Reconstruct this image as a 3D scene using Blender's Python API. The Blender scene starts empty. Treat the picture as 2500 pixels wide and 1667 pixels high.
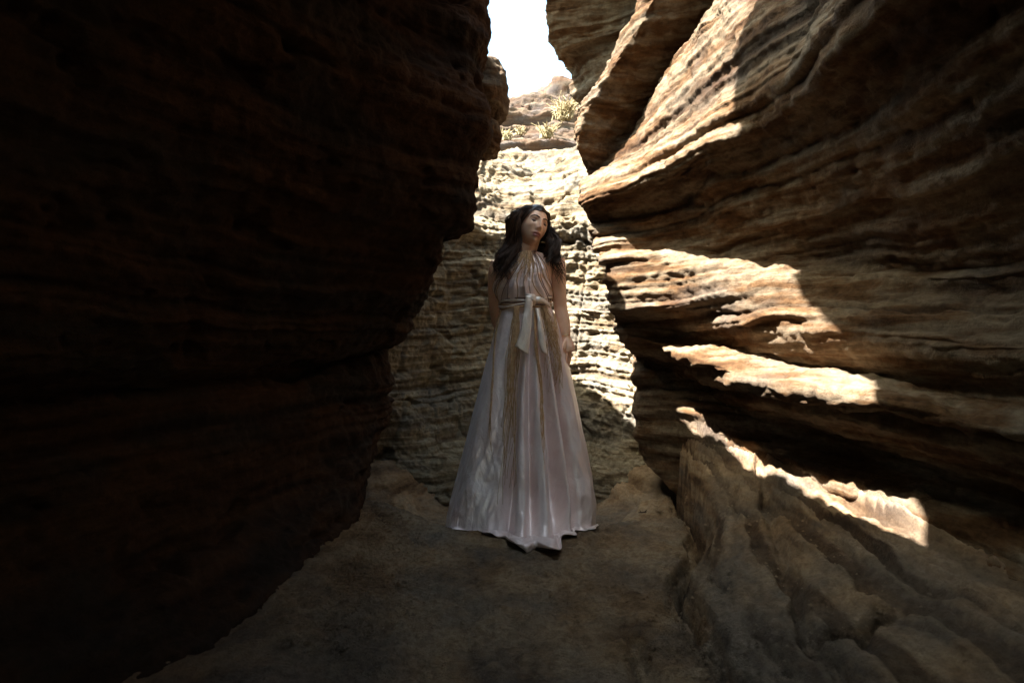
import bpy, math, random
import numpy as np
from mathutils import Vector, Matrix

random.seed(7)
RNG = np.random.default_rng(11)
sc = bpy.context.scene
COL = sc.collection

# ------------------------------------------------------------------ camera, sky, sun, exposure
CAM_H, F = 0.93, 1389.0                 # eye height (m), focal length in photo pixels (20 mm on 36 mm)
cam_d = bpy.data.cameras.new('camera')
cam = bpy.data.objects.new('camera', cam_d)
COL.objects.link(cam)
cam.location = (0, 0, CAM_H)
cam.rotation_euler = (math.radians(90), 0, 0)
cam_d.lens, cam_d.sensor_width = 20.0, 36.0
cam_d.clip_start, cam_d.clip_end = 0.02, 500
cam_d.dof.use_dof = True
cam_d.dof.focus_distance = 3.0
cam_d.dof.aperture_fstop = 3.5
sc.camera = cam

SUN_TO = Vector((-0.60, -0.32, 1.0)).normalized()     # towards the sun
sun_d = bpy.data.lights.new('sun', 'SUN')
sun_d.energy, sun_d.angle, sun_d.color = 4.4, math.radians(0.5), (1.0, 0.97, 0.92)
sun = bpy.data.objects.new('sun', sun_d)
COL.objects.link(sun)
sun.rotation_euler = SUN_TO.to_track_quat('Z', 'Y').to_euler()
sun.location = (-3, -2, 8)

world = bpy.data.worlds.new('World')
sc.world = world
world.use_nodes = True
wn = world.node_tree.nodes
sky = wn.new('ShaderNodeTexSky')
sky.sky_type = 'NISHITA'
sky.sun_disc = False
sky.sun_elevation = math.asin(SUN_TO.z)
sky.sun_rotation = math.atan2(SUN_TO.x, SUN_TO.y)
sky.air_density, sky.dust_density, sky.ozone_density = 1.0, 2.0, 1.0
wn['Background'].inputs['Strength'].default_value = 0.10
tint = wn.new('ShaderNodeMix')
tint.data_type, tint.blend_type = 'RGBA', 'MULTIPLY'
tint.inputs[0].default_value = 1.0
tint.inputs[7].default_value = (0.95, 0.99, 0.79, 1)          # the photograph's pale, slightly green sky
world.node_tree.links.new(sky.outputs[0], tint.inputs[6])
world.node_tree.links.new(tint.outputs[2], wn['Background'].inputs['Color'])

sc.view_settings.view_transform = 'Standard'
sc.view_settings.look = 'None'
sc.view_settings.gamma = 1.0
sc.view_settings.use_curve_mapping = False
sc.view_settings.exposure = 3.4
sc.render.engine = 'CYCLES'
sc.cycles.max_bounces = 7
sc.cycles.diffuse_bounces = 5
sc.cycles.glossy_bounces = 2
sc.cycles.use_denoising = True
sc.cycles.sample_clamp_indirect = 4.0


def W(px, py, d):
    """the world point seen at photo pixel (px, py) when it lies d metres in front of the eye"""
    return np.array([(px - 1250) / F * d, d, CAM_H - (py - 833.5) / F * d])


# ------------------------------------------------------------------ numpy noise
_perm = RNG.permutation(256)
_perm = np.concatenate([_perm, _perm, _perm])
_grad = RNG.normal(size=(256, 3))
_grad /= np.linalg.norm(_grad, axis=1)[:, None]


def perlin(p):
    p = np.asarray(p, dtype=np.float64)
    i = np.floor(p).astype(np.int64)
    f = p - i
    u = f * f * f * (f * (f * 6 - 15) + 10)
    i &= 255
    out = 0.0
    for dx in (0, 1):
        wx = u[..., 0] if dx else 1 - u[..., 0]
        for dy in (0, 1):
            wy = u[..., 1] if dy else 1 - u[..., 1]
            for dz in (0, 1):
                wz = u[..., 2] if dz else 1 - u[..., 2]
                h = _perm[_perm[_perm[(i[..., 0] + dx) & 255] + ((i[..., 1] + dy) & 255)] + ((i[..., 2] + dz) & 255)]
                g = _grad[h]
                out = out + wx * wy * wz * (g[..., 0] * (f[..., 0] - dx) + g[..., 1] * (f[..., 1] - dy) + g[..., 2] * (f[..., 2] - dz))
    return out * 1.6


def fbm(p, octs=4, gain=0.5):
    a, s, o = 1.0, 1.0, 0.0
    for k in range(octs):
        o = o + a * perlin(p * s + 17.3 * k)
        a *= gain
        s *= 2.03
    return o


def layers(t0, t1, edge, zmin=-3.0, zmax=14.0):
    """a bedding column: random bed thicknesses, each bed standing proud or set back"""
    z, zs, vs = zmin, [], []
    while z < zmax:
        th = RNG.uniform(t0, t1)
        v = RNG.uniform(-1, 1)
        e = th * edge
        zs += [z + e * 0.35, z + th - e]
        vs += [v, v * 0.75]
        z += th
    return np.array(zs), np.array(vs)


BED_A = layers(0.09, 0.24, 0.35)
BED_B = layers(0.030, 0.075, 0.30)
BED_C = layers(0.010, 0.022, 0.40)


LAST = {}


def bedding(p, aA, aB, aC, wobble=0.05):
    q = p * np.array([0.9, 0.9, 0.5])
    z = p[..., 2] + wobble * fbm(q, 3) + 0.012 * perlin(p * np.array([4, 4, 2.0]))
    mA = 0.65 + 0.5 * perlin(p * np.array([1.3, 1.3, 1.0]) + 5)
    mB = 0.7 + 0.8 * perlin(p * np.array([2.5, 2.5, 2.0]) + 9)
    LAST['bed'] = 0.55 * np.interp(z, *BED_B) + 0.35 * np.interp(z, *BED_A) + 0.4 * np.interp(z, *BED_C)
    return aA * mA * np.interp(z, *BED_A) + aB * mB * np.interp(z, *BED_B) + aC * np.interp(z, *BED_C)


# ------------------------------------------------------------------ mesh helpers
def smooth(a, b, x):
    t = np.clip((x - a) / (b - a), 0, 1)
    return t * t * (3 - 2 * t)


def link(name, me, parent=None, mat=None, smooth=True):
    o = bpy.data.objects.new(name, me)
    COL.objects.link(o)
    if parent is not None:
        o.parent = parent
    if mat is not None:
        me.materials.append(mat)
    if smooth:
        me.polygons.foreach_set('use_smooth', np.ones(len(me.polygons), dtype=bool))
    return o


def grid_faces(nu, nv, off=0, closed=False):
    iu = np.arange(nu if closed else nu - 1)
    jv = np.arange(nv - 1)
    I, J = np.meshgrid(iu, jv, indexing='ij')
    I2 = (I + 1) % nu
    f = np.stack([I * nv + J, I2 * nv + J, I2 * nv + J + 1, I * nv + J + 1], axis=-1).reshape(-1, 4)
    return f + off


def mesh_np(name, verts, faces):
    me = bpy.data.meshes.new(name)
    verts = np.asarray(verts, dtype=np.float32).reshape(-1, 3)
    faces = np.asarray(faces, dtype=np.int32)
    n = faces.shape[1]
    me.vertices.add(len(verts))
    me.vertices.foreach_set('co', verts.ravel())
    me.loops.add(faces.size)
    me.loops.foreach_set('vertex_index', faces.ravel())
    me.polygons.add(len(faces))
    me.polygons.foreach_set('loop_start', np.arange(0, faces.size, n, dtype=np.int32))
    me.polygons.foreach_set('loop_total', np.full(len(faces), n, dtype=np.int32))
    me.update(calc_edges=True)
    me.validate()
    return me


def pchip(Y, n_per):
    """monotone cubic through Y[k] (axis 0), n_per[k] samples in interval k"""
    K = Y.shape[0]
    d = np.diff(Y, axis=0)
    m = np.zeros_like(Y)
    m[0], m[-1] = d[0], d[-1]
    a, b = d[:-1], d[1:]
    same = a * b > 0
    hm = np.where(same, 2 * a * b / np.where(np.abs(a + b) < 1e-12, 1, a + b), 0)
    m[1:-1] = hm
    out = []
    for k in range(K - 1):
        t = np.arange(n_per[k]) / n_per[k]
        t = t.reshape((-1,) + (1,) * (Y.ndim - 1))
        h00, h10, h01, h11 = 2*t**3-3*t**2+1, t**3-2*t**2+t, -2*t**3+3*t**2, t**3-t**2
        out.append(h00 * Y[k] + h10 * m[k] + h01 * Y[k+1] + h11 * m[k+1])
    out.append(Y[-1:])
    return np.concatenate(out, axis=0)


def loft(ctrl, step_u, step_v, cap=160):
    """ctrl[u][v] control points -> fine grid"""
    C = np.asarray(ctrl, dtype=np.float64)
    du = np.linalg.norm(np.diff(C, axis=0), axis=-1).mean(axis=1)
    dv = np.linalg.norm(np.diff(C, axis=1), axis=-1).mean(axis=0)
    su = step_u if hasattr(step_u, '__len__') else [step_u] * len(du)
    sv = step_v if hasattr(step_v, '__len__') else [step_v] * len(dv)
    nu = [int(min(cap, max(2, math.ceil(a / s)))) for a, s in zip(du, su)]
    nv = [int(min(cap, max(2, math.ceil(a / s)))) for a, s in zip(dv, sv)]
    G = pchip(C, nu)
    G = np.swapaxes(pchip(np.swapaxes(G, 0, 1), nv), 0, 1)
    return G


def normals(G):
    a = np.gradient(G, axis=0)
    b = np.gradient(G, axis=1)
    n = np.cross(a, b)
    l = np.linalg.norm(n, axis=-1, keepdims=True)
    n = n / np.maximum(l, 1e-9)
    # soften so ledge lips keep a steady push direction
    for _ in range(2):
        m = n.copy()
        m[1:-1] += n[2:] + n[:-2]
        m[:, 1:-1] += n[:, 2:] + n[:, :-2]
        n = m / np.maximum(np.linalg.norm(m, axis=-1, keepdims=True), 1e-9)
    return n


def rock_sheet(name, G, flip, mat, aA=0.03, aB=0.014, aC=0.004, lump=0.04, rough=0.010, wobble=0.05, pit=0.10, joint=0.0):
    n = normals(G) * (-1 if flip else 1)
    d = bedding(G, aA, aB, aC, wobble)
    bed = LAST['bed']
    d = d + lump * fbm(G * 1.7 + 3.1, 3) + rough * fbm(G * 14.0, 3, 0.55)
    pits = np.clip(fbm(G * np.array([5, 5, 9.0]) + 40, 3) - 0.42, 0, 1)
    d = d - pit * pits
    if joint:                                   # upright cracks that cut the beds into blocks
        q = G * np.array([3.2, 3.2, 0.7]) + 0.12 * perlin(G * 6.0)[..., None]
        c = np.abs(perlin(q + 70))
        blk = perlin(np.stack([q[..., 0] * 1.3, q[..., 1] * 1.3, G[..., 2] * 5], -1) + 90)
        d = d - joint * np.exp(-(c / 0.05) ** 2) + joint * 0.7 * np.round(blk * 2.2) / 2.2
    V = G + n * d[..., None]
    me = mesh_np(name, V, grid_faces(*V.shape[:2]))
    if flip:
        me.flip_normals()
    me.attributes.new('bed', 'FLOAT', 'POINT').data.foreach_set('value', bed.ravel().astype(np.float32))
    o = link(name, me, None, mat)
    o['kind'] = 'structure'
    return o


# ------------------------------------------------------------------ node helpers
class NT:
    def __init__(self, mat):
        self.m = mat
        mat.use_nodes = True
        self.t = mat.node_tree
        self.b = self.t.nodes['Principled BSDF']
        self.out = self.t.nodes['Material Output']

    def n(self, typ, **kw):
        nd = self.t.nodes.new(typ)
        for k, v in kw.items():
            if k in nd.inputs:
                nd.inputs[k].default_value = v
            else:
                setattr(nd, k, v)
        return nd

    def l(self, a, b):
        self.t.links.new(a, b)

    def mapping(self, scale):
        tc = self.n('ShaderNodeTexCoord')
        mp = self.n('ShaderNodeMapping')
        mp.inputs['Scale'].default_value = scale
        self.l(tc.outputs['Object'], mp.inputs['Vector'])
        return mp.outputs[0]

    def noise(self, vec, scale, detail=4, rough=0.55, dist=0.0):
        nd = self.n('ShaderNodeTexNoise')
        nd.inputs['Scale'].default_value = scale
        nd.inputs['Detail'].default_value = detail
        nd.inputs['Roughness'].default_value = rough
        nd.inputs['Distortion'].default_value = dist
        if vec is not None:
            self.l(vec, nd.inputs['Vector'])
        return nd.outputs['Fac']

    def ramp(self, fac, stops):
        nd = self.n('ShaderNodeValToRGB')
        el = nd.color_ramp.elements
        while len(el) < len(stops):
            el.new(0.5)
        for e, (p, c) in zip(el, stops):
            e.position = p
            e.color = (*c, 1) if len(c) == 3 else c
        self.l(fac, nd.inputs[0])
        return nd.outputs[0]

    def mix(self, fac, a, b, blend='MIX'):
        nd = self.n('ShaderNodeMix', data_type='RGBA', blend_type=blend)
        for s, v in ((nd.inputs[0], fac), (nd.inputs[6], a), (nd.inputs[7], b)):
            if isinstance(v, (int, float)):
                s.default_value = v
            elif isinstance(v, tuple):
                s.default_value = (*v, 1)
            else:
                self.l(v, s)
        return nd.outputs[2]

    def bump(self, h, strength, dist, prev=None):
        nd = self.n('ShaderNodeBump')
        nd.inputs['Strength'].default_value = strength
        nd.inputs['Distance'].default_value = dist
        self.l(h, nd.inputs['Height'])
        if prev is not None:
            self.l(prev, nd.inputs['Normal'])
        return nd.outputs[0]


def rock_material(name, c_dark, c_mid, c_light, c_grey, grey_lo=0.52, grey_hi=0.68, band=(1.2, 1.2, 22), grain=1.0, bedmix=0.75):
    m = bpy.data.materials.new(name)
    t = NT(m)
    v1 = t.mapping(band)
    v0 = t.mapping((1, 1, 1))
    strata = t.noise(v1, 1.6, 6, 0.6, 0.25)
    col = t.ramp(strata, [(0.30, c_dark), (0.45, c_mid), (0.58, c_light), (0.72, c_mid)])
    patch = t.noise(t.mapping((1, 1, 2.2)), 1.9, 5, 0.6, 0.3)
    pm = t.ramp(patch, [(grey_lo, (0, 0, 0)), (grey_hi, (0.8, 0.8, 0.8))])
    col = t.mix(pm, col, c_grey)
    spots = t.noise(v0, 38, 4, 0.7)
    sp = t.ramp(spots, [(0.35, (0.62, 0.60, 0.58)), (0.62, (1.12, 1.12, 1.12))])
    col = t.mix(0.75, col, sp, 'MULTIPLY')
    at = t.n('ShaderNodeAttribute', attribute_name='bed')          # each bed's own tone; the floor adds painted crevice shade
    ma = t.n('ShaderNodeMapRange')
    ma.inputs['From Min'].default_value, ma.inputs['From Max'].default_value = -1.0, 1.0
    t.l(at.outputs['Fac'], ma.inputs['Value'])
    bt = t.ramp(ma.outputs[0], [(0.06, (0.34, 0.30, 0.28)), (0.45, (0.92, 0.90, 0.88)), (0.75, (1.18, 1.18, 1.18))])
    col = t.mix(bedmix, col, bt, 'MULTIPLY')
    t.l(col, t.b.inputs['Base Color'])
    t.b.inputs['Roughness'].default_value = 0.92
    t.b.inputs['Specular IOR Level'].default_value = 0.15
    g0 = t.noise(v0, 34, 6, 0.72)
    g1 = t.noise(v0, 150, 4, 0.7)
    g2 = t.noise(t.mapping((4, 4, 42)), 1.6, 5, 0.65, 0.5)
    b1 = t.bump(g2, 0.35 * grain, 0.02)
    b1 = t.bump(g0, 0.65 * grain, 0.022, b1)
    b2 = t.bump(g1, 0.7 * grain, 0.010, b1)
    t.l(b2, t.b.inputs['Normal'])
    return m


M_RIGHT = rock_material('sandstone_ochre', (0.0445, 0.0195, 0.0076), (0.1092, 0.0593, 0.0265), (0.1950, 0.1482, 0.0975), (0.1030, 0.0819, 0.0620), band=(1.6, 1.6, 11))
M_LEFT = rock_material('sandstone_brown_shade_darkened', (0.0144, 0.0065, 0.0030), (0.0396, 0.0173, 0.0072), (0.0619, 0.0295, 0.0130), (0.0259, 0.0194, 0.0151), 0.45, 0.6, band=(1.4, 1.4, 12))  # base colour darkened to stand in for the left wall's deep shade
M_BACK = rock_material('sandstone_tan', (0.0765, 0.0472, 0.0255), (0.1785, 0.1326, 0.0790), (0.2677, 0.2270, 0.1581), (0.1173, 0.1045, 0.0867), 0.48, 0.62, bedmix=0.75)
M_FLOOR = rock_material('sandstone_floor_tan', (0.1740, 0.1015, 0.0536), (0.3900, 0.2440, 0.1300), (0.4900, 0.3450, 0.2100), (0.2102, 0.1769, 0.1450), 0.42, 0.62, (2.2, 2.2, 10), 2.0, 1.0)
M_FAR = rock_material('sandstone_far_cliff', (0.0473, 0.0273, 0.0179), (0.0840, 0.0514, 0.0326), (0.1207, 0.0924, 0.0651), (0.0651, 0.0577, 0.0546), 0.46, 0.62, (0.25, 0.25, 6))

# ------------------------------------------------------------------ right canyon wall
# rows from the foot up; stations 0..4 run from the far edge towards the camera
RR = [
    # 1 foot of the wall on the sloping floor
    [(1545, 890, 3.60), (1700, 1020, 3.30), (1880, 1125, 2.70), (2080, 1208, 2.25), (2480, 1415, 1.60)],
    # 2 deepest part of the low recess
    [(1552, 865, 3.72), (1690, 930, 3.50), (1870, 1030, 2.95), (2090, 1090, 2.45), (2520, 1220, 1.70)],
    # 3 underside of the long ledge
    [(1530, 850, 3.45), (1632, 868, 3.27), (1810, 935, 2.55), (2045, 985, 2.10), (2480, 1090, 1.55)],
    # 4 its lip
    [(1505, 812, 3.40), (1610, 842, 3.22), (1800, 910, 2.48), (2042, 956, 2.05), (2470, 1050, 1.50)],
    # 5 back of its lit top
    [(1500, 786, 3.50), (1640, 810, 3.38), (1830, 858, 2.78), (2080, 910, 2.33), (2500, 990, 1.65)],
    # 6 lip of the thin bedded band
    [(1490, 735, 3.32), (1640, 748, 3.02), (1830, 772, 2.62), (2060, 805, 2.17), (2500, 850, 1.55)],
    # 7 top of the bedded band
    [(1472, 640, 3.32), (1620, 640, 3.04), (1810, 655, 2.72), (2050, 700, 2.33), (2500, 760, 1.65)],
    # 8 recess under the big overhang
    [(1458, 610, 3.40), (1610, 602, 3.14), (1800, 612, 2.82), (2050, 640, 2.40), (2500, 680, 1.70)],
    # 9 belly of the overhang
    [(1428, 550, 3.42), (1560, 530, 3.20), (1730, 500, 2.80), (1950, 430, 2.32), (2450, 250, 1.42)],
    # 10 nose of the overhang
    [(1418, 505, 3.35), (1545, 455, 3.02), (1700, 400, 2.62), (1868, 215, 2.22), (2250, -100, 1.36)],
    # 11 inner edge of the lit slope
    [(1428, 452, 3.45), (1500, 395, 3.35), (1590, 290, 3.10), (1700, 110, 2.75), (1860, -150, 2.30)],
    # 12 dark recess behind it
    [(1436, 430, 3.60), (1520, 350, 3.62), (1610, 225, 3.42), (1705, 60, 3.05), (1850, -190, 2.55)],
    # 13 lower lip of the fin
    [(1408, 362, 3.50), (1424, 292, 3.45), (1474, 204, 3.30), (1546, 84, 3.10), (1650, -100, 2.80)],
    # 14 upper lip of the fin
    [(1403, 345, 3.56), (1412, 276, 3.53), (1460, 188, 3.40), (1528, 68, 3.20), (1628, -115, 2.90)],
    # 15 recess above the fin
    [(1425, 262, 4.25), (1450, 230, 4.10), (1490, 150, 3.90), (1550, 40, 3.70), (1640, -140, 3.40)],
    # 16 brow of the uppermost rock
    [(1398, 217, 4.35), (1392, 150, 4.25), (1352, 112, 4.05), (1333, 40, 3.85), (1335, -60, 3.65)],
]
rows = [[W(*p) for p in r] for r in RR]
rows.insert(0, [p + np.array([0.05, 0, -0.6]) for p in rows[0]])
rows.append([np.array([p[0] + 0.10, p[1] - 0.02, max(p[2] + 0.35, 3.35)]) for p in rows[-1]])
rows.append([np.array([p[0] + 1.0, p[1] + 0.1, 3.9]) for p in rows[-1]])
rows.append([np.array([7.0, p[1] + 0.3, 4.3]) for p in rows[-1]])
ctrl = []
NR = len(rows)
back2 = [np.array([p[0] + 1.6, p[1] + 1.6, p[2]]) for p in [r[0] for r in rows]]
back1 = [np.array([p[0] + 0.22, p[1] + 0.28, p[2] + 0.02]) for p in [r[0] for r in rows]]
ctrl.append(back2)
ctrl.append(back1)
for s in range(5):
    ctrl.append([rows[j][s] for j in range(NR)])
n5, n6, n7 = [], [], []
for j in range(NR):
    x, y, z = rows[j][4]
    w = min(1, max(0, (j - 10) / 3))
    z5 = min(z, 3.0 + 0.03 * j) if j < NR - 2 else z
    n5.append(np.array([max(x * 0.96, 1.0 + 0.1 * w) if j < NR - 2 else x, 0.75 * (1 - w) + 1.7 * w, z5]))
    n6.append(np.array([max(1.25, x * .9), -0.5 + 0.4 * w, z5]))
    n7.append(np.array([0.25 if j < NR - 1 else 7, -2.6, z5]))
ctrl += [n5, n6, n7]
su = [0.05, 0.015, 0.010, 0.009, 0.008, 0.008, 0.016, 0.05, 0.08]
G = loft(ctrl, su, [0.03] + [0.0075] * (NR - 4) + [0.02, 0.05, 0.2])
rock_sheet('canyon_wall_right', G, False, M_RIGHT, 0.030, 0.032, 0.009, 0.030, 0.013, 0.06, 0.04)

# ------------------------------------------------------------------ left canyon wall
LL = [
    [(885, 1165, 3.25), (850, 1330, 2.40), (760, 1500, 1.78), (600, 1690, 1.38), (200, 1950, 1.06)],
    [(948, 1000, 3.20), (845, 1110, 2.72), (650, 1240, 2.08), (360, 1330, 1.60), (-60, 1420, 1.20)],
    [(948, 920, 3.20), (855, 950, 2.82), (645, 1020, 2.15), (330, 1080, 1.62), (-60, 1150, 1.22)],
    [(937, 866, 3.22), (850, 893, 2.88), (640, 965, 2.22), (330, 1005, 1.66), (-60, 1050, 1.25)],
    [(942, 850, 3.30), (850, 878, 3.00), (640, 930, 2.36), (330, 965, 1.76), (-60, 990, 1.30)],
    [(985, 830, 3.10), (880, 842, 2.72), (640, 865, 2.06), (330, 880, 1.55), (-60, 880, 1.15)],
    [(1026, 750, 3.00), (900, 750, 2.58), (650, 750, 1.98), (350, 740, 1.50), (-60, 720, 1.12)],
    [(1068, 640, 2.92), (920, 640, 2.52), (650, 640, 1.96), (350, 620, 1.50), (-60, 580, 1.12)],
    [(1080, 562, 2.90), (940, 550, 2.48), (660, 530, 1.95), (350, 500, 1.50), (-60, 440, 1.12)],
    [(1145, 537, 2.86), (970, 500, 2.44), (680, 480, 1.93), (360, 420, 1.48), (-60, 340, 1.12)],
    [(1164, 470, 2.82), (985, 430, 2.40), (690, 400, 1.92), (360, 330, 1.48), (-60, 230, 1.12)],
    [(1184, 402, 2.80), (1000, 350, 2.36), (700, 300, 1.90), (360, 230, 1.46), (-60, 110, 1.12)],
    [(1195, 330, 2.78), (1010, 260, 2.34), (710, 200, 1.90), (370, 110, 1.46), (-60, -20, 1.12)],
    [(1187, 240, 2.76), (1015, 180, 2.32), (720, 110, 1.90), (370, 10, 1.46), (-60, -150, 1.12)],
    [(1187, 150, 2.74), (1020, 90, 2.32), (730, 10, 1.88), (380, -100, 1.46), (-60, -280, 1.12)],
    [(1202, 92, 2.72), (1030, 10, 2.30), (740, -90, 1.88), (390, -220, 1.46), (-60, -420, 1.12)],
    [(1192, 0, 2.70), (1040, -80, 2.30), (760, -200, 1.88), (400, -350, 1.46), (-50, -560, 1.15)],
]
rows = [[W(*p) for p in r] for r in LL]
for r in rows:                                     # the near rock leans out over the slot
    for k, (lo, hi) in enumerate(((0, 0), (-0.03, -0.02), (-0.12, 0.20), (-0.16, 0.26), (-0.16, 0.30))):
        up = min(1, max(0, (r[k][2] - 0.95) / 0.6))
        r[k] = np.array([0, 0, CAM_H]) + (r[k] - np.array([0, 0, CAM_H])) * (1 - up * (0.13, 0.10, 0.05, 0, 0)[k])
        r[k][0] += lo + (hi - lo) * min(1, max(0, (r[k][2] - 0.9) / 1.6))
rows.insert(0, [p + np.array([-0.05, 0, -0.6]) for p in rows[0]])
rim = [(-0.10, 2.36, 2.44), (-0.12, 2.10, 2.44), (-0.075, 1.80, 2.45), (-0.035, 1.42, 2.46), (0.0, 1.05, 2.46)]
rows.append([np.array(p) for p in rim])
rows.append([np.array([p[0] - 0.30, p[1] - 0.03, 2.62]) for p in rim])
rows.append([np.array([-7.0, p[1], 2.8]) for p in rim])
NR = len(rows)
b1, b2 = [], []
for j in range(NR):
    p = rows[j][0]
    top = j >= NR - 2
    b1.append(p + np.array([-0.16, 0.40, 0.0]))
    b2.append(np.array([min(p[0] - 1.1, -1.2), p[1] + 1.25, p[2]]))
b1[NR - 3] = np.array([-0.29, 2.90, 2.46])
b2[NR - 3] = np.array([-0.55, 3.95, 2.46])
b1[NR - 2] = np.array([-0.5, 2.9, 2.65])
b2[NR - 2] = np.array([-0.9, 4.0, 2.65])
b1[NR - 1] = np.array([-7.0, 3.0, 2.8])
b2[NR - 1] = np.array([-7.0, 4.3, 2.8])
ctrl = [b2, b1] + [[rows[j][s] for j in range(NR)] for s in range(5)]
n5, n6, n7 = [], [], []
for j in range(NR):
    x, y, z = rows[j][4]
    n5.append(np.array([x * 0.95, 0.35 if j < NR - 3 else 0.3, min(z, 3.3)]))
    n6.append(np.array([x * 0.9, -0.9, min(z, 3.3)]))
    n7.append(np.array([-0.2 if j < NR - 1 else -7, -2.6, min(z, 3.3)]))
ctrl += [n5, n6, n7]
su = [0.03, 0.012, 0.009, 0.009, 0.009, 0.010, 0.03, 0.06, 0.08]
G = loft(ctrl, su, [0.03] + [0.008] * (NR - 3) + [0.03, 0.2])
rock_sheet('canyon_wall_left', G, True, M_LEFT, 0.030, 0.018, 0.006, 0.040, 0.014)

# ------------------------------------------------------------------ unseen roof added over the camera to keep the near walls dark
ex = [-3.0, -0.6, -0.1, 0.05, 0.15, 0.35, 0.55, 0.72, 0.85, 1.0, 1.3, 1.7, 4.0]
ey = [0.8, 0.85, 0.85, 0.60, 0.40, 0.3, 0.5, 0.8, 1.0, 1.1, 1.1, 1.1, 1.1]
ctrl = []
for x, y in zip(ex, ey):
    ctrl.append([np.array(q) for q in ((x, -3.2, 2.2), (x, -1.0, 2.3), (x, y - 0.5, 2.36), (x, y - 0.06, 2.40), (x, y, 2.48), (x, y - 0.25, 2.9), (x, y - 0.5, 3.4), (x, -3.2, 3.6))])
G = loft(ctrl, 0.03, [0.1, 0.03, 0.02, 0.02, 0.03, 0.03, 0.1])
rock_sheet('added_shade_roof', G, False, M_LEFT, 0.0, 0.0, 0.0, 0.07, 0.030)

# unseen block added on the left to keep sun off the slot's near end
poly = [(-3.2, 2.3), (0.85, 2.42), (1.17, 2.70), (1.30, 2.92), (1.48, 3.08), (1.80, 3.28), (1.84, 3.57), (1.70, 3.88), (1.52, 4.02), (1.2, 4.04), (-3.2, 4.1)]
py_, pz_ = np.mean([p[0] for p in poly]), np.mean([p[1] for p in poly])
ctrl = []
for x, k in ((-0.6, 0.03), (-0.6, 0.9), (-0.56, 1), (-0.3, 1), (-0.04, 1), (0.0, 0.97), (0.0, 0.6), (0.0, 0.03)):
    q = []
    for a, b in poly:                      # sheared along the sun direction so its shadow edge holds
        dy, dz = 0.533 * x, -1.667 * x
        a2, b2_ = a + dy, b + (dz if b > 2.45 else 0)
        q.append(np.array([x, py_ + dy + (a2 - py_ - dy) * k, pz_ + dz * .5 + (b2_ - pz_ - dz * .5) * k]))
    ctrl.append(q)
G = loft(ctrl, 0.04, 0.035)
rock_sheet('added_sun_blocker', G, True, M_LEFT, 0.02, 0.02, 0.0, 0.03, 0.02)

# unseen wall added high on the right to bounce sunlight into the slot
ctrl = []
for x0, y in ((0.9, -2.6), (1.15, -1.2), (1.2, 0.0), (1.22, 1.0), (1.24, 1.8), (1.30, 2.3), (1.75, 2.75), (3.2, 3.2)):
    ctrl.append([np.array(q) for q in ((x0 + 0.5, y, 1.9), (x0 + 0.02, y, 2.6), (x0, y, 3.0), (x0 + 0.12, y + 0.02, 3.6), (x0 + 0.3, y, 4.3), (x0 + 0.6, y, 5.2), (x0 + 1.1, y, 5.6), (7.5, y, 5.9))])
G = loft(ctrl, 0.035, [0.03] * 6 + [0.2])
rock_sheet('added_bounce_wall', G, True, M_RIGHT, 0.05, 0.03, 0.008, 0.06, 0.02)

# ------------------------------------------------------------------ back wall of the round chamber
CX, CY = 0.10, 3.62
prof = [(-0.30, 0.38, 0), (-0.10, 0.42, 0), (-0.05, 0.52, 0), (0.02, 0.66, 0), (0.11, 0.79, 0), (0.24, 0.89, 0), (0.45, 0.97, 0), (0.8, 1.05, 0), (1.3, 1.10, 0), (1.75, 1.11, 0.0), (2.02, 1.12, 0.06), (2.12, 1.12, 0.22),
        (2.32, 1.14, 0.34), (2.40, 1.15, 0.56), (2.62, 1.17, 0.75), (2.78, 1.2, 1.05), (2.86, 1.25, 1.30), (3.0, 1.3, 1.42), (3.06, 1.35, 1.9), (3.1, 1.4, 2.6), (2.6, 1.5, 3.6)]
ctrl = []
for th in np.radians(np.arange(-25, 206, 10)):
    c, s = math.cos(th), math.sin(th)
    k = 1 - smooth(0.05, 0.55, np.array(s))
    ctrl.append([np.array([CX + (r + (1.25 - r) * k) * c, CY + (r + (1.25 - r) * k) * s + ext * max(0.0, s), z]) for z, r, ext in prof])
G = loft(ctrl, 0.009, 0.008)
rock_sheet('canyon_wall_back', G, True, M_BACK, 0.050, 0.015, 0.010, 0.080, 0.020, 0.07, 0.14, 0.022)

# ------------------------------------------------------------------ far cliff beyond the shelf
ctrl = []
for x in np.linspace(-7, 9, 14):
    zt = 6.15 + 0.22 * math.sin(x * 0.9 + 0.6) + (0.12 if x > 0.4 else -0.1)
    ctrl.append([np.array(q) for q in ((x, 9.2, 1.5), (x, 10.0, 3.4), (x, 10.6, 4.6), (x, 11.2, 5.5), (x, 11.9, zt - 0.1), (x, 12.6, zt), (x, 20, zt + 0.2))])
G = loft(ctrl, 0.05, [0.03, 0.025, 0.025, 0.025, 0.03, 0.2])
rock_sheet('far_cliff', G, False, M_FAR, 0.30, 0.12, 0.02, 0.08, 0.03, 0.10)

# ------------------------------------------------------------------ floor
def gpt(px, py, z=0.0):
    d = (CAM_H - z) * F / (py - 833.5)
    return np.array([(px - 1250) / F * d, d])


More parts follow.
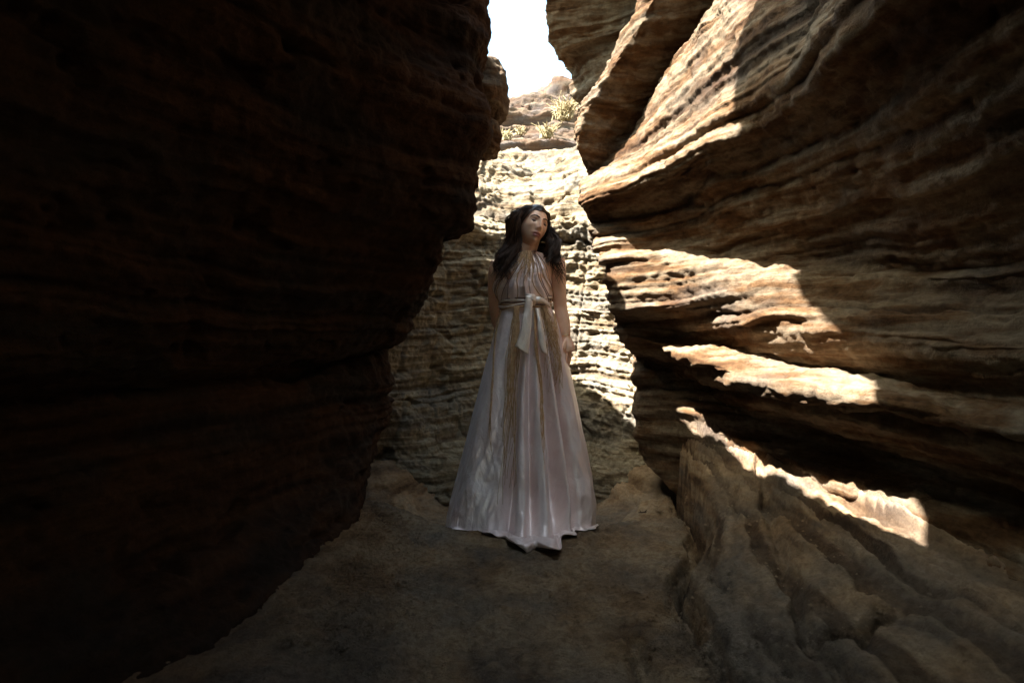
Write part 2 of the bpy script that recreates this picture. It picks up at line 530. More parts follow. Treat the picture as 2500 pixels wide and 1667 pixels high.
def seg_dist(X, Y, pts):
    """distance to a polyline, its signed side, and the running parameter"""
    best = np.full(X.shape, 1e9)
    side = np.zeros(X.shape)
    par = np.zeros(X.shape)
    for k in range(len(pts) - 1):
        a, b = np.array(pts[k]), np.array(pts[k + 1])
        ab = b - a
        L2 = ab @ ab
        t = np.clip(((X - a[0]) * ab[0] + (Y - a[1]) * ab[1]) / L2, 0, 1)
        dx, dy = X - a[0] - t * ab[0], Y - a[1] - t * ab[1]
        d = np.hypot(dx, dy)
        m = d < best
        best = np.where(m, d, best)
        side = np.where(m, np.sign(ab[0] * (Y - a[1]) - ab[1] * (X - a[0])), side)
        par = np.where(m, k + t, par)
    return best, side, par


# wall foot in plan (x as a function of y) and its height, taken from the right wall's first row
FOOT = np.array([W(*p) for p in RR[0]])[::-1]
FY = np.concatenate([[-3, 0.8], FOOT[:, 1], [3.75]])
FX = np.concatenate([[1.3, 1.35], FOOT[:, 0], [0.72]])
FZ = np.concatenate([[0.25, 0.25], FOOT[:, 2], [0.76]])
# lower edge of the shoulder: a broken ledge that winds over the floor
LEDGE = [gpt(1530, 1040, 0.20), gpt(1600, 1095, 0.12), gpt(1640, 1165, 0.06), gpt(1690, 1250, 0.04), gpt(1715, 1330, 0.03),
         gpt(1672, 1405, 0.02), gpt(1700, 1500, 0.02), gpt(1800, 1660, 0.02), (0.8, 0.9), (0.8, -1.0)]


def floor_z(X, Y, tone=False):
    P = np.stack([X, Y, np.zeros_like(X)], axis=-1)
    z = 0.020 * fbm(P * 1.6 + 8, 3) + 0.008 * fbm(P * 6.0, 3)
    # right shoulder: from the winding ledge up to the wall foot
    fx, fz = np.interp(Y, FY, FX), np.interp(Y, FY, FZ)
    ly = np.array([p[1] for p in LEDGE])[::-1]
    lx = np.array([p[0] for p in LEDGE])[::-1]
    wob = 0.035 * fbm(P * 5 + 2, 3)
    lxx = np.interp(Y, ly, lx) + wob
    t = (X - lxx) / np.maximum(fx - lxx, 0.12)
    step = np.interp(Y, [1.2, 1.9, 2.4, 3.0, 3.6], [0.06, 0.045, 0.07, 0.17, 0.24])
    jag = 0.05 * perlin(P * 11 + 5)
    sh = np.where(t > 0, step * (0.55 * smooth(0, 0.035, t) + 0.45 * smooth(0.12, 0.17, t + jag)) + (fz - step) * np.where(t < 1, np.clip(t, 0, 1) ** 1.25, 1 + 0.25 * (np.clip(t, 1, 3) - 1)), 0)
    sh = np.minimum(sh, fz + 0.5)
    far = 1 - smooth(3.62, 3.80, Y + 0.04 * perlin(P * 6))
    z = z + sh * far
    # thin beds crop out along the shoulder in lines that run with it
    tb = t * 0.62 + 0.05 * fbm(P * 2.2 + 6, 3) + 0.10 * sh
    on = smooth(0.03, 0.10, t) * smooth(1.15, 0.95, t) * far
    vb = np.interp(tb * 1.5, *BED_B)
    msk = np.clip(0.75 + 0.9 * perlin(P * np.array([2, 2, 1.0]) + 31), 0.15, 1.3)
    z = z + on * msk * (0.013 * vb + 0.008 * np.interp(tb * 0.6, *BED_B) + 0.006 * np.interp(tb, *BED_C))
    # undercut shadow line along the ledge
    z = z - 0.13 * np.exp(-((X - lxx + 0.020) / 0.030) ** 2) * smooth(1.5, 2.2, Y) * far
    # left side rises to the wall
    lw = np.interp(Y, [-2, 1.06, 1.38, 1.78, 2.4, 3.25, 3.8], [-0.9, -0.80, -0.65, -0.63, -0.69, -0.85, -0.9])
    z = z + 0.12 * smooth(0.50, -0.05, X - lw) * smooth(3.35, 2.75, Y + 0.05 * perlin(P * 4))
    # round bowl of the chamber
    r = np.hypot(X - CX + 0.02, (Y - CY - 0.05))
    bowl = 0.10 * smooth(0.45, 1.0, r) * smooth(-0.15, 0.25, (Y - CY) / np.maximum(r, 0.05))
    bowl = bowl - 0.16 * (1 - smooth(0.50, 0.98, r + 0.05 * perlin(P * 4)))
    pot = -0.02 * np.exp(-(((X + 0.36) / 0.22) ** 2 + ((Y - 3.86) / 0.20) ** 2) ** 2)
    pot2 = -0.02 * np.exp(-(((X - 0.42) / 0.24) ** 2 + ((Y - 3.95) / 0.2) ** 2) ** 2)
    z = z + bowl + pot + pot2
    # grooves worn into the right foreground
    for pts, dep, wid in (
        ([gpt(1672, 1425), gpt(1700, 1490), gpt(1745, 1560), gpt(1765, 1667), (0.62, 1.2)], 0.06, 0.030),
        ([gpt(1868, 1300), gpt(1890, 1400), gpt(1930, 1500), gpt(1990, 1667), (0.85, 1.2)], 0.045, 0.026),
        ([gpt(1945, 1492, .17), gpt(2060, 1462, .21), gpt(2130, 1425, .25), gpt(2200, 1388, .28)], 0.085, 0.026),
        ([gpt(1560, 1560), gpt(1580, 1667), (0.36, 1.3)], 0.03, 0.03),
        ([gpt(1770, 1080, .25), gpt(1850, 1240, .12), gpt(1880, 1330, .1)], 0.03, 0.014),
        ([gpt(1690, 1040, .3), gpt(1790, 1220, .12), gpt(1800, 1300, .1)], 0.025, 0.012),
    ):
        d, s, par = seg_dist(X + 0.02 * perlin(P * 9), Y + 0.02 * perlin(P * 9 + 4), pts)
        fade = smooth(0, 0.5, par) * smooth(len(pts) - 1, len(pts) - 1.6, par) if dep > 0.08 else 1.0
        z = z - dep * fade * np.exp(-(d / wid) ** 2)
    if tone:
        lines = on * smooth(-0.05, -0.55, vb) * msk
        crack = np.exp(-((X - lxx + 0.012) / 0.02) ** 2) * far * smooth(1.2, 2.0, Y)  # crevice shade painted into the floor tone along the ledge
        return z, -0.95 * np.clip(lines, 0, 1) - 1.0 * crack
    return z


def floor_mesh():
    xs = np.concatenate([[-45, -25, -12, -6, -3, -2.0, -1.6], np.arange(-1.35, 1.75, 0.0085), [1.9, 2.3, 3, 6, 12, 25, 45]])
    ys = np.concatenate([[-45, -25, -12, -6, -3, -2.2, -1, -.4, 0.2, 0.6, 0.9], np.arange(1.1, 4.85, 0.0085), [5.2, 6, 8, 12, 25, 45, 90]])
    X, Y = np.meshgrid(xs, ys, indexing='ij')
    Z, tone = floor_z(X, Y, True)
    P = np.stack([X, Y, Z], -1)
    # bedding shows as thin terraces wherever the floor tilts
    gx, gy = np.gradient(Z, axis=0), np.gradient(Z, axis=1)
    inside = (X > -1.35) & (X < 1.74) & (Y > 1.1) & (Y < 4.83)
    slope = np.clip(np.hypot(gx, gy) / 0.0085, 0, 1.2) * inside
    q = P.copy()
    q[..., 2] = Z + 0.03 * fbm(P * 1.5, 2)
    Z = Z + slope * (0.030 * np.interp(q[..., 2], *BED_B) + 0.020 * np.interp(q[..., 2], *BED_C))
    Z = Z + inside * (0.012 * fbm(np.stack([X, Y, Z], -1) * 11.0, 5, 0.62))
    P[..., 2] = Z
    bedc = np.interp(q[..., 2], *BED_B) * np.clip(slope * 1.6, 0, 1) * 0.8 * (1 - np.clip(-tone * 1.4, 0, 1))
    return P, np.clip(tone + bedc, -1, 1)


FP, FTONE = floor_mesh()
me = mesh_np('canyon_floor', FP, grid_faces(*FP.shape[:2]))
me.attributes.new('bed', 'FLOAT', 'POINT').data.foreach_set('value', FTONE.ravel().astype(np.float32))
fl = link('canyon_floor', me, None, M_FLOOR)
fl['kind'] = 'structure'


# the two knobs of ochre rock that stick out behind the edge of the left wall
th, phg = np.meshgrid(np.linspace(0, 2 * math.pi, 97)[:-1], np.linspace(0.01, math.pi - 0.01, 72), indexing='ij')
UNIT = np.stack([np.sin(phg) * np.cos(th), np.sin(phg) * np.sin(th), np.cos(phg)], -1)
for c, rad in ((W(1192, 228, 2.95), (0.100, 0.16, 0.145)), (W(1178, 342, 3.0), (0.098, 0.17, 0.085))):
    q = np.sign(UNIT) * np.abs(UNIT) ** 0.75 * np.array(rad) + c
    dd = bedding(q, 0.012, 0.010, 0.004) + 0.03 * fbm(q * 5, 3) + 0.010 * fbm(q * 22, 3)
    me = mesh_np('rock_knob', q + UNIT * dd[..., None], grid_faces(96, 72, 0, True))
    me.attributes.new('bed', 'FLOAT', 'POINT').data.foreach_set('value', LAST['bed'].ravel().astype(np.float32))
    o = link('rock_knob', me, None, M_RIGHT)
    o['kind'] = 'structure'


def ground(x, y):
    return float(floor_z(np.array([float(x)]), np.array([float(y)]))[0])

# ------------------------------------------------------------------ simple materials
def plain(name, col, rough=0.5, spec=0.5, sheen=0.0, var=None, scale=30, bump=0.0, bscale=60, sss=0.0):
    m = bpy.data.materials.new(name)
    t = NT(m)
    t.b.inputs['Roughness'].default_value = rough
    t.b.inputs['Specular IOR Level'].default_value = spec
    t.b.inputs['Sheen Weight'].default_value = sheen
    if sss:
        t.b.inputs['Subsurface Weight'].default_value = sss
        t.b.inputs['Subsurface Radius'].default_value = (0.012, 0.005, 0.003)
    if var is None:
        t.b.inputs['Base Color'].default_value = (*col, 1)
    else:
        v = t.mapping((1, 1, 1))
        t.l(t.ramp(t.noise(v, scale, 4, 0.6), [(0.35, col), (0.65, var)]), t.b.inputs['Base Color'])
    if bump:
        v = t.mapping((1, 1, 1))
        t.l(t.bump(t.noise(v, bscale, 3, 0.6), bump, 0.01), t.b.inputs['Normal'])
    return m, t


M_SKIN, _t = plain('skin', (0.80, 0.50, 0.345), 0.40, 0.5, 0, (0.74, 0.43, 0.285), 14, 0.05, 300, 0.12)
_c = _t.b.inputs['Base Color'].links[0].from_socket
_a = _t.n('ShaderNodeAttribute', attribute_name='lip')
_c = _t.mix(_a.outputs['Fac'], _c, (0.30, 0.085, 0.075))
_a = _t.n('ShaderNodeAttribute', attribute_name='makeup_lip_line')
_c = _t.mix(_a.outputs['Fac'], _c, (0.12, 0.055, 0.04))
_t.l(_c, _t.b.inputs['Base Color'])
M_LID, _ = plain('eyelid_makeup', (0.20, 0.10, 0.07), 0.5)
M_HAIR, _ = plain('dark_brown_hair', (0.018, 0.009, 0.006), 0.40, 0.35, 0, (0.055, 0.027, 0.015), 30)
M_BROW, _ = plain('eyebrow_hair', (0.015, 0.009, 0.006), 0.6)
M_EYE, _ = plain('eye_white', (0.55, 0.50, 0.46), 0.2)
M_IRIS, _ = plain('dark_iris', (0.02, 0.011, 0.007), 0.15)
M_RAFFIA, _ = plain('raffia', (0.42, 0.245, 0.12), 0.7, 0.2, 0, (0.60, 0.40, 0.23), 60)
M_CORD, _ = plain('mauve_brown_cord', (0.19, 0.105, 0.08), 0.6, 0.3, 0, (0.29, 0.18, 0.14), 60)
M_GOLD, _t = plain('gold', (0.75, 0.50, 0.22), 0.25)
_t.b.inputs['Metallic'].default_value = 1.0
M_NAIL, _ = plain('nail', (0.55, 0.38, 0.33), 0.25)


def satin(name, col, col2):
    m = bpy.data.materials.new(name)
    t = NT(m)
    v = t.mapping((1, 1, 0.45))
    c = t.ramp(t.noise(v, 7, 4, 0.55, 0.4), [(0.32, col2), (0.62, col)])
    t.l(c, t.b.inputs['Base Color'])
    t.b.inputs['Roughness'].default_value = 0.30
    t.b.inputs['Specular IOR Level'].default_value = 0.75
    t.b.inputs['Metallic'].default_value = 0.22
    t.b.inputs['Sheen Weight'].default_value = 0.1
    t.b.inputs['Sheen Roughness'].default_value = 0.4
    b1 = t.bump(t.noise(t.mapping((1, 1, 0.5)), 16, 5, 0.6, 1.0), 0.55, 0.016)
    b2 = t.bump(t.noise(t.mapping((1, 1, 1)), 260, 2, 0.5), 0.10, 0.004, b1)
    t.l(b2, t.b.inputs['Normal'])
    return m


M_SATIN = satin('champagne_satin', (0.92, 0.775, 0.745), (0.80, 0.62, 0.59))
M_SASH = satin('cream_satin', (0.82, 0.71, 0.62), (0.72, 0.57, 0.47))

# ------------------------------------------------------------------ the woman
PD = 3.05


def PW(px, py, dy=0.0):
    return W(px, py, PD + dy)


def tube_mesh(pts, rad, n=10, caps=True, flat=1.0, flat_axis=None):
    """verts, quads of a tube with radius per point; flat squeezes it along flat_axis"""
    P = np.asarray(pts, dtype=float)
    K = len(P)
    R = np.broadcast_to(np.asarray(rad, dtype=float), (K,))
    T = np.gradient(P, axis=0)
    T /= np.maximum(np.linalg.norm(T, axis=1)[:, None], 1e-9)
    ref = np.array([0, 1.0, 0]) if abs(T[0][1]) < 0.9 else np.array([1.0, 0, 0])
    if flat_axis is not None:
        ref = np.asarray(flat_axis, float)
    A = ref[None] - (T @ ref)[:, None] * T
    A /= np.maximum(np.linalg.norm(A, axis=1)[:, None], 1e-9)
    B = np.cross(T, A)
    th = np.arange(n) * 2 * math.pi / n
    V = P[None] + R[None, :, None] * (np.cos(th)[:, None, None] * A[None] * flat + np.sin(th)[:, None, None] * B[None])
    F_ = grid_faces(n, K, 0, True)
    V = V.reshape(-1, 3)
    if caps:
        c0, c1 = len(V), len(V) + 1
        V = np.concatenate([V, P[:1], P[-1:]])
        ex_ = []
        for i in range(n):
            j = (i + 1) % n
            ex_.append([i * K, c0, j * K, j * K])
            ex_.append([i * K + K - 1, j * K + K - 1, c1, c1])
        return V, F_, np.array(ex_)
    return V, F_, np.zeros((0, 4), int)


def smooth_path(ctrl, n):
    C = np.asarray(ctrl, float)
    per = [max(1, round(n / (len(C) - 1)))] * (len(C) - 1)
    return pchip(C, per)


class Bag:
    """collects shells into one mesh"""
    def __init__(self):
        self.v, self.q, self.t, self.n = [], [], [], 0

    def add(self, V, Q, T=None):
        self.v.append(np.asarray(V, float).reshape(-1, 3))
        self.q.append(np.asarray(Q, int) + self.n)
        if T is not None and len(T):
            T = np.asarray(T, int)
            tri = np.array([[a for k, a in enumerate(r) if a not in r[:k]] for r in T.tolist()])
            self.t.append(tri + self.n)
        self.n += len(self.v[-1])

    def tube(self, pts, rad, n=10, caps=True, **k):
        self.add(*tube_mesh(pts, rad, n, caps, **k))

    def mesh(self, name):
        me = bpy.data.meshes.new(name)
        V = np.concatenate(self.v)
        q = np.concatenate(self.q) if self.q else np.zeros((0, 4), int)
        t = np.concatenate(self.t) if self.t else np.zeros((0, 3), int)
        idx = np.concatenate([q.ravel(), t.ravel()]).astype(np.int32)
        st = np.concatenate([np.arange(len(q)) * 4, len(q) * 4 + np.arange(len(t)) * 3]).astype(np.int32)
        tot = np.concatenate([np.full(len(q), 4), np.full(len(t), 3)]).astype(np.int32)
        me.vertices.add(len(V))
        me.vertices.foreach_set('co', V.astype(np.float32).ravel())
        me.loops.add(len(idx))
        me.loops.foreach_set('vertex_index', idx)
        me.polygons.add(len(st))
        me.polygons.foreach_set('loop_start', st)
        me.polygons.foreach_set('loop_total', tot)
        me.update(calc_edges=True)
        me.validate()
        return me


person = bpy.data.objects.new('person', None)
COL.objects.link(person)
BASE = PW(1280, 1262, 0.02)
BASE[2] = ground(BASE[0], BASE[1])
person.location = BASE
person['label'] = 'woman with long dark wavy hair in a floor-length pale satin dress between rock walls'
person['category'] = 'person'
INV = Matrix.Translation(-Vector(BASE))


def part(name, me, mat, parent=None, smooth_=True):
    me.transform(INV)
    o = link(name, me, parent or person, mat, smooth_)
    return o


# head frame: turned to her left, tipped sideways, chin slightly raised
HM = np.array(Matrix.Rotation(math.radians(24), 3, 'Z') @ Matrix.Rotation(math.radians(-3), 3, 'X') @ Matrix.Rotation(math.radians(17), 3, 'Y'))
HC = PW(1301, 553, 0.0)
HS = 0.97


def g(x, s):
    return np.exp(-(x / s) ** 2)


def head_local(th, ph):
    """th around (0 = face), ph from pole to pole -> local x, y, z"""
    cz = np.cos(ph)
    sz = np.sin(ph)
    x = 0.074 * np.sin(th) * sz
    y = -0.094 * np.cos(th) * sz
    z = 0.116 * cz
    # jaw and chin
    dn = np.clip(-z / 0.116, 0, 1)
    x = x * (1 - 0.30 * dn ** 1.6)
    back = np.clip(y / 0.09, 0, 1)
    z = z + 0.045 * dn * back
    fr = np.clip(-y / 0.05, 0, 1)
    y = np.where(y < 0, y * (1 - 0.10 * np.clip((z - 0.02) / 0.09, 0, 1)), y)
    y = y - 0.024 * np.clip(-(z + 0.035) / 0.08, 0, 1) * g(x, 0.045) * fr     # carry the chin forward
    y = y - 0.008 * g(z + 0.100, 0.014) * g(x, 0.018) * fr
    ax = np.abs(x)
    y = y + 0.010 * g(ax - 0.032, 0.017) * g(z - 0.006, 0.012) * fr
    y = y - 0.005 * g(ax - 0.028, 0.022) * g(z - 0.027, 0.008) * fr
    y = y - 0.006 * g(ax - 0.045, 0.018) * g(z + 0.022, 0.018) * fr
    # nose
    w = 0.0085 + 0.006 * np.clip((0.015 - z) / 0.05, 0, 1)
    ridge = np.interp(z, [-0.052, -0.044, -0.036, -0.030, 0.0, 0.018, 0.03], [0, 0.006, 0.022, 0.026, 0.014, 0.008, 0])
    y = y - ridge * g(x, w) * fr
    y = y - 0.008 * g(ax - 0.012, 0.006) * g(z + 0.037, 0.007) * fr
    # mouth
    y = y - 0.009 * g(x, 0.022) * (g(z + 0.0605, 0.0062) + 1.1 * g(z + 0.0755, 0.0070)) * fr
    y = y + 0.007 * g(x, 0.020) * g(z + 0.068, 0.0030) * fr
    y = y + 0.004 * g(x, 0.016) * g(z + 0.087, 0.006) * fr
    return np.stack([x, y, z], -1)


def H2W(P):
    return (np.asarray(P) * HS) @ HM.T + HC


TH, PH = np.meshgrid(np.linspace(-math.pi, math.pi, 181)[:-1], np.linspace(0.001, math.pi - 0.001, 120), indexing='ij')
HL = head_local(TH, PH)
_front = HL[(HL[..., 1] < 0)]


def face_pt(x, z, off=0.0):
    d = (_front[:, 0] - x) ** 2 + (_front[:, 2] - z) ** 2
    y = _front[np.argsort(d)[:4], 1].mean()
    return np.array([x, y - off, z])


body = Bag()
body.add(H2W(HL), grid_faces(180, 120, 0, True))
# ears
for sx in (-1, 1):
    body.tube(H2W([(sx * 0.070, 0.006, -0.028), (sx * 0.078, 0.012, -0.01), (sx * 0.079, 0.014, 0.012)]), [0.006, 0.010, 0.011], 8)
# neck
body.tube(smooth_path([PW(1288, 628, 0.02), PW(1289, 612, 0.015), PW(1294, 596, 0.01), PW(1300, 572, 0.01)], 9), np.interp(np.linspace(0, 1, 10), [0, 0.3, 0.7, 1], [0.058, 0.048, 0.046, 0.05]), 20)


def sections(rowsec, n=40):
    """rowsec: (px, py, dy, rx, ry)"""
    C = np.array([[*PW(a, b, c), rx, ry] for a, b, c, rx, ry in rowsec])
    C = pchip(C, [5] * (len(C) - 1))
    th = np.arange(n) * 2 * math.pi / n
    V = np.stack([C[None, :, 0] + C[None, :, 3] * np.sin(th)[:, None], C[None, :, 1] - C[None, :, 4] * np.cos(th)[:, None], np.broadcast_to(C[None, :, 2], (n, len(C)))], -1)
    K = len(C)
    caps = []
    V = V.reshape(-1, 3)
    V = np.concatenate([V, C[:1, :3], C[-1:, :3]])
    for i in range(n):
        j = (i + 1) % n
        caps.append([i * K, n * K, j * K, j * K])
        caps.append([i * K + K - 1, j * K + K - 1, n * K + 1, n * K + 1])
    return V, grid_faces(n, K, 0, True), np.array(caps)


TORSO = [(1287, 880, 0.03, 0.150, 0.095), (1289, 835, 0.03, 0.168, 0.110), (1287, 790, 0.02, 0.150, 0.100), (1283, 745, 0.01, 0.124, 0.088), (1280, 712, 0.005, 0.130, 0.092),
         (1278, 682, 0.0, 0.143, 0.108), (1281, 658, 0.005, 0.150, 0.088), (1285, 640, 0.015, 0.158, 0.066), (1288, 626, 0.02, 0.120, 0.052), (1289, 617, 0.02, 0.07, 0.045)]
body.add(*sections(TORSO))
for sx in (1252, 1303):                                    # bust
    body.tube([PW(sx, 660, -0.03), PW(sx, 676, -0.058), PW(sx, 694, -0.055), PW(sx, 704, -0.03)], [0.035, 0.052, 0.052, 0.035], 16)
# legs down to the ankles and feet
for fx, kx in ((1258, 1262), (1318, 1312)):
    body.tube(smooth_path([PW(fx, 850, 0.03), PW(kx, 1035, 0.02), PW(kx, 1200, 0.05), PW(kx, 1240, 0.05)], 15), np.interp(np.linspace(0, 1, 16), [0, .45, .6, .95, 1], [0.085, 0.055, 0.056, 0.036, 0.038]), 16)
    body.tube([PW(kx, 1240, 0.07), PW(kx, 1246, 0.0), PW(kx, 1252, -0.09), PW(kx, 1254, -0.13)], [0.034, 0.036, 0.034, 0.015], 12)
# her left arm (right in the picture), hanging straight
ARM_L = [(1357, 633, 0.02), (1362, 666, 0.02), (1364, 710, 0.03), (1368, 748, 0.035), (1374, 780, 0.02), (1380, 812, 0.0), (1382, 824, -0.005)]
_p = pchip(np.array([PW(*q) for q in ARM_L]), [6] * 6)
body.tube(_p, np.interp(np.linspace(0, 1, len(_p)), [0, .12, .3, .52, .68, .9, 1], [0.048, 0.047, 0.041, 0.036, 0.037, 0.025, 0.0235]), 18)
body.tube([PW(1328, 634, 0.02), PW(1345, 633, 0.02), PW(1357, 638, 0.02)], [0.045, 0.045, 0.043], 16)
# hand: palm turned to the thigh, fingers hanging, thumb in front
palm = [PW(1382, 822, -0.004), PW(1384, 834, -0.006), PW(1386, 848, -0.010), PW(1387, 859, -0.012)]
body.tube(palm, [0.024, 0.032, 0.040, 0.038], 14, flat=1.0)
FING = [(-0.040, -3, (862, 876, 888, 896), 0.0080), (-0.020, 1, (864, 880, 892, 899), 0.0084), (0.001, 4, (864, 878, 889, 896), 0.0080), (0.020, 6, (860, 871, 880, 886), 0.0070)]
for dy, dx, ys_, r in FING:
    body.tube(smooth_path([PW(1386 + dx * .6, 850, dy * 0.7), PW(1387 + dx, ys_[0], dy), PW(1387 + dx, ys_[1], dy - 0.006), PW(1385 + dx, ys_[2], dy - 0.006), PW(1382 + dx, ys_[3], dy)], 12), np.linspace(r * 1.1, r * 0.72, 13), 10)
body.tube(smooth_path([PW(1380, 832, -0.025), PW(1376, 844, -0.045), PW(1374, 858, -0.052), PW(1374, 872, -0.050)], 9), np.linspace(0.0125, 0.0075, 10), 10)
# her right arm, elbow out behind, hand behind the hip
ARM_R = [(1219, 640, 0.03), (1212, 668, 0.04), (1209, 712, 0.07), (1210, 752, 0.10), (1216, 785, 0.13), (1226, 812, 0.16), (1231, 824, 0.17)]
_p = pchip(np.array([PW(*q) for q in ARM_R]), [6] * 6)
body.tube(_p, np.interp(np.linspace(0, 1, len(_p)), [0, .12, .3, .52, .68, .9, 1], [0.046, 0.046, 0.041, 0.036, 0.036, 0.025, 0.0235]), 18)
body.tube([PW(1250, 634, 0.02), PW(1232, 635, 0.02), PW(1219, 641, 0.03)], [0.045, 0.045, 0.043], 16)
body.tube([PW(1231, 822, 0.17), PW(1236, 834, 0.17), PW(1240, 846, 0.165)], [0.024, 0.036, 0.036], 14)
for k in range(4):
    body.tube(smooth_path([PW(1240, 842, 0.145 + k * .017), PW(1243 + k, 862, 0.14 + k * .018), PW(1249, 876, 0.14 + k * .017), PW(1256, 884, 0.145 + k * .016)], 9), np.linspace(0.0088, 0.006, 10), 10)
body.tube(smooth_path([PW(1236, 830, 0.14), PW(1246, 842, 0.13), PW(1254, 852, 0.13)], 8), np.linspace(0.012, 0.0075, 9), 10)

tmp = bpy.data.objects.new('temporary', body.mesh('temporary'))
COL.objects.link(tmp)
rm = tmp.modifiers.new('r', 'REMESH')
rm.mode, rm.voxel_size, rm.use_smooth_shade = 'VOXEL', 0.0034, True
sm = tmp.modifiers.new('s', 'SMOOTH')
sm.factor, sm.iterations = 0.5, 2
bpy.context.view_layer.update()
dg = bpy.context.evaluated_depsgraph_get()
bme = bpy.data.meshes.new_from_object(tmp.evaluated_get(dg))
bme.name = 'body'
bpy.data.objects.remove(tmp)
co = np.zeros(len(bme.vertices) * 3, np.float32)
bme.vertices.foreach_get('co', co)
loc = ((co.reshape(-1, 3) - HC) @ HM) / HS
lx, ly, lz = loc[:, 0], loc[:, 1], loc[:, 2]
fr = (ly < -0.06)
lip = fr * np.clip(1.6 * np.exp(-((np.abs(lx) / 0.023) ** 4)) * np.exp(-(((lz + 0.0685) / 0.0125) ** 4)), 0, 1)
shd = fr * np.clip(0.65 * np.exp(-(((np.abs(lx) - 0.032) / 0.018) ** 2) - (((lz - 0.010) / 0.011) ** 2)), 0, 1)
shd = np.maximum(shd, fr * 0.9 * np.exp(-((lx / 0.016) ** 4)) * np.exp(-(((lz + 0.0682) / 0.0022) ** 2)))  # adds a dark line where the lips meet
for nm, val in (('lip', lip), ('makeup_lip_line', shd)):
    bme.attributes.new(nm, 'FLOAT', 'POINT').data.foreach_set('value', val.astype(np.float32))
bme.materials.clear()
part('body', bme, M_SKIN)

# eyes, lids, brows
for sx in (-1, 1):
    c = face_pt(sx * 0.031, 0.004)
    c[1] += 0.0065
    th, ph = np.meshgrid(np.linspace(0, 2 * math.pi, 25)[:-1], np.linspace(0.01, math.pi - 0.01, 14), indexing='ij')
    dirs = np.stack([np.sin(ph) * np.cos(th), -np.cos(ph), np.sin(ph) * np.sin(th)], -1)
    b = Bag()
    b.add(H2W(c + 0.0118 * dirs), grid_faces(24, 14, 0, True))
    eye = part('eye', b.mesh('eye'), M_EYE)
    b = Bag()
    ic = np.array([0.003, 0, -0.0035])
    dd = dirs[:, :5] * np.array([1, 1, 1])
    gaze = Vector((0.25, -1, -0.32)).normalized()
    q = np.array(Vector((0, -1, 0)).rotation_difference(gaze).to_matrix())
    b.add(H2W(c + 0.0121 * (dirs[:, :6] @ q.T)), grid_faces(24, 6, 0, True))
    part('iris', b.mesh('iris'), M_IRIS, eye)
    # upper lid: a shell cap over the upper two thirds of the eye
    a, e = np.meshgrid(np.linspace(-1.25, 1.25, 17), np.linspace(-0.20, 1.3, 9), indexing='ij')
    e = e + 0.18 * (np.abs(a) / 1.25) ** 2 * (e < 0)
    cap = np.stack([np.sin(a) * np.cos(e), -np.cos(a) * np.cos(e), np.sin(e)], -1)
    b = Bag()
    b.add(H2W(c + 0.0130 * cap), grid_faces(17, 9))
    part('eyelid', b.mesh('eyelid'), M_LID)
    b = Bag()
    edge = c + 0.0139 * cap[:, 0]
    edge = np.concatenate([edge, [edge[-1 if sx > 0 else 0] + np.array([sx * 0.004, 0.001, 0.002])]]) if sx > 0 else np.concatenate([[edge[0] + np.array([-0.004, 0.001, 0.002])], edge])
    b.tube(H2W(edge), 0.0016, 6)
    part('eyelash', b.mesh('eyelash'), M_BROW)
    b = Bag()
    pts = [face_pt(sx * xx, zz, 0.0008) for xx, zz in ((0.012, 0.0235), (0.020, 0.0275), (0.030, 0.031), (0.040, 0.0315), (0.048, 0.027), (0.054, 0.021))]
    b.tube(H2W(smooth_path(pts, 15)), np.interp(np.linspace(0, 1, 16), [0, .3, .7, 1], [0.0028, 0.0036, 0.0028, 0.001]), 6)
    part('eyebrow', b.mesh('eyebrow'), M_BROW)

# ------------------------------------------------------------------ skirt
SY = np.array([742, 752, 770, 800, 850, 914, 993, 1041, 1169, 1225, 1262.0])
SL = np.array([1224, 1223, 1218, 1209, 1197, 1179, 1158, 1146, 1114, 1098, 1092.0])
SR = np.array([1344, 1346, 1356, 1367, 1379, 1395, 1412, 1422, 1447, 1454, 1453.0])
SZ = CAM_H - (SY - 833.5) / F * PD
KNOT_S = [-1, -.76, -.47, -.30, -.19, -.10, 0, .06, .12, .22, .33, .39, .46, .52, .56, .62, .76, .94, 1]
KNOT_V = [0, .45, .05, -.1, -1.0, .65, .75, -.95, .6, 1.0, -.6, -.9, .75, .55, -1, .5, .85, .2, 0]
phi_t = np.linspace(-math.pi, math.pi, 721)
fold_t = np.where(np.cos(phi_t) > 0, np.interp(np.sin(phi_t), KNOT_S, KNOT_V), 0.8 * np.sin(phi_t * 9) * np.clip(-np.cos(phi_t) * 3, 0, 1))
ker = np.exp(-(np.arange(-8, 9) / 2.4) ** 2)
fold_t = np.convolve(np.pad(fold_t, 8, mode='wrap'), ker / ker.sum(), 'valid')


